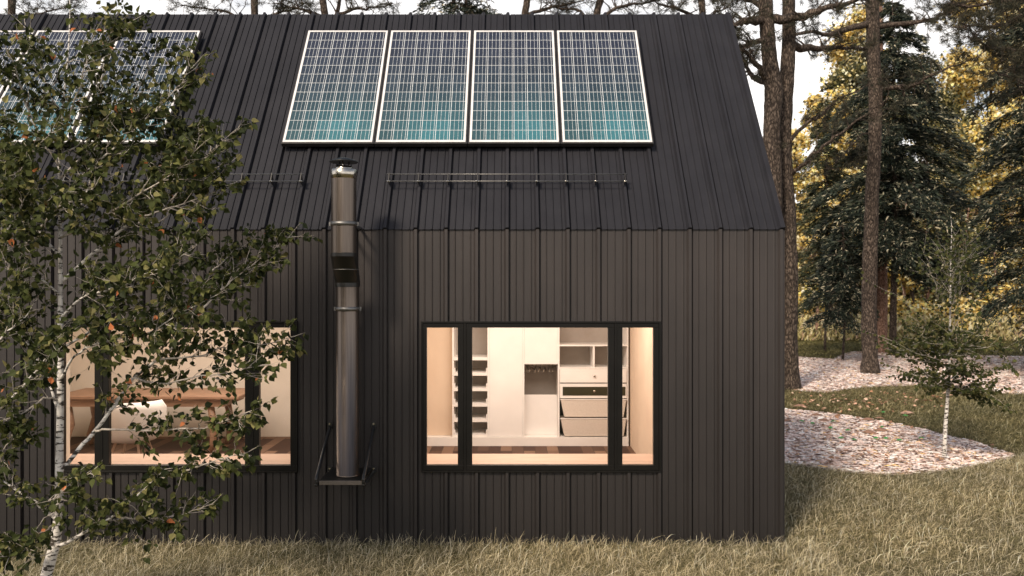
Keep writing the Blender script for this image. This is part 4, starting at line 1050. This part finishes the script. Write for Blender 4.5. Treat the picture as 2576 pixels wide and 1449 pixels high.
for (cx, cy, lab) in [(508,548,'green leaf on the mulch nearest the house corner'), (571,560,'green leaf on the mulch second from the house corner'), (695,549,'dark green leaf at the upper left of the mulch'), (680,588,'green leaf below the upper left one on the mulch'),
                 (783,604,'bright green leaf on the mulch left of centre'), (742,650,'green leaf low on the left of the mulch'), (818,661,'darker green leaf low on the mulch left of centre'), (951,651,'green leaf in the middle of the shaded streak'),
                 (1010,652,'bright green leaf right of the middle of the mulch'), (1090,664,'green leaf between the middle and the young birch'), (1222,652,'green leaf nearest the young birch stem'), (990,584,'green leaf on top of the dark curled leaf'), (1124,514,'green leaf on the lawn beside the pinkish curled leaf'), (994,493,'small green leaf on the lawn above the mulch edge')]:
    curled_leaf('green_leaf', *cv(cx, cy), .085, (.03, .16, .035) if 'dark' in lab else (.05, .26, .06), lab, 'fallen leaf', 'green leaves lying on the ground', .3, .06)

# ------------------------------------------------------------------ daylight and camera
w = bpy.data.worlds.new('World'); sc.world = w; w.use_nodes = True; nt = w.node_tree; bg = nt.nodes['Background']
az = math.atan2(-.52, -.85)      # sun stands left and in front of the house
SUN_EL = 40
sky = N(nt, 'ShaderNodeTexSky', sky_type='NISHITA'); sky.sun_disc = False
sky.sun_elevation = R(SUN_EL); sky.sun_rotation = az; sky.dust_density = 3; sky.air_density = 1.2
cl = N(nt, 'ShaderNodeTexNoise'); cl.inputs['Scale'].default_value = 2.2; cl.inputs['Detail'].default_value = 7; cl.inputs['Roughness'].default_value = .6
tc = N(nt, 'ShaderNodeTexCoord'); mp = N(nt, 'ShaderNodeMapping'); mp.inputs['Scale'].default_value = (1, 1, 3.5)
nt.links.new(tc.outputs['Generated'], mp.inputs[0]); nt.links.new(mp.outputs[0], cl.inputs['Vector'])
mx = N(nt, 'ShaderNodeMix', data_type='RGBA')
sp = N(nt, 'ShaderNodeSeparateXYZ'); nt.links.new(tc.outputs['Generated'], sp.inputs[0])
cov = ramp(nt, sp.outputs['Z'], [(.25, (1, 1, 1)), (.62, (.12, .12, .12))])      # white haze low down, clearer blue overhead
mm = N(nt, 'ShaderNodeMath', operation='MULTIPLY'); nt.links.new(cov, mm.inputs[0])
nt.links.new(ramp(nt, cl.outputs['Fac'], [(.38, (.25, .25, .25)), (.52, (1, 1, 1))]), mm.inputs[1])
nt.links.new(mm.outputs[0], mx.inputs['Factor'])
nt.links.new(sky.outputs[0], mx.inputs['A']); mx.inputs['B'].default_value = (13.5, 13.0, 12.6, 1)
nt.links.new(mx.outputs['Result'], bg.inputs['Color']); bg.inputs['Strength'].default_value = .11
s = bpy.data.lights.new('sun', 'SUN'); s.energy = 3.7; s.angle = R(9); s.color = (1, .86, .68)
so = bpy.data.objects.new('sun', s); COL.objects.link(so)
d = Vector((.52*math.cos(R(SUN_EL)), .85*math.cos(R(SUN_EL)), -math.sin(R(SUN_EL))))
so.rotation_euler = d.to_track_quat('-Z', 'Y').to_euler(); so.location = (-8, -14, 12)
cam = bpy.data.cameras.new('camera'); cam.lens = 36*F/2576; cam.sensor_width = 36; cam.clip_start = .05; cam.clip_end = 2000
cam.dof.use_dof = True; cam.dof.focus_distance = 8.2; cam.dof.aperture_fstop = 2.6
co = bpy.data.objects.new('camera', cam); COL.objects.link(co); co.location = (0, CY, H); co.rotation_euler = (R(90), 0, 0); sc.camera = co
sc.view_settings.view_transform = 'Standard'; sc.view_settings.look = 'None'; sc.view_settings.exposure = 0
sc.cycles.max_bounces = 8; sc.cycles.transparent_max_bounces = 16; sc.cycles.use_denoising = True
sc.cycles.sample_clamp_indirect = 6
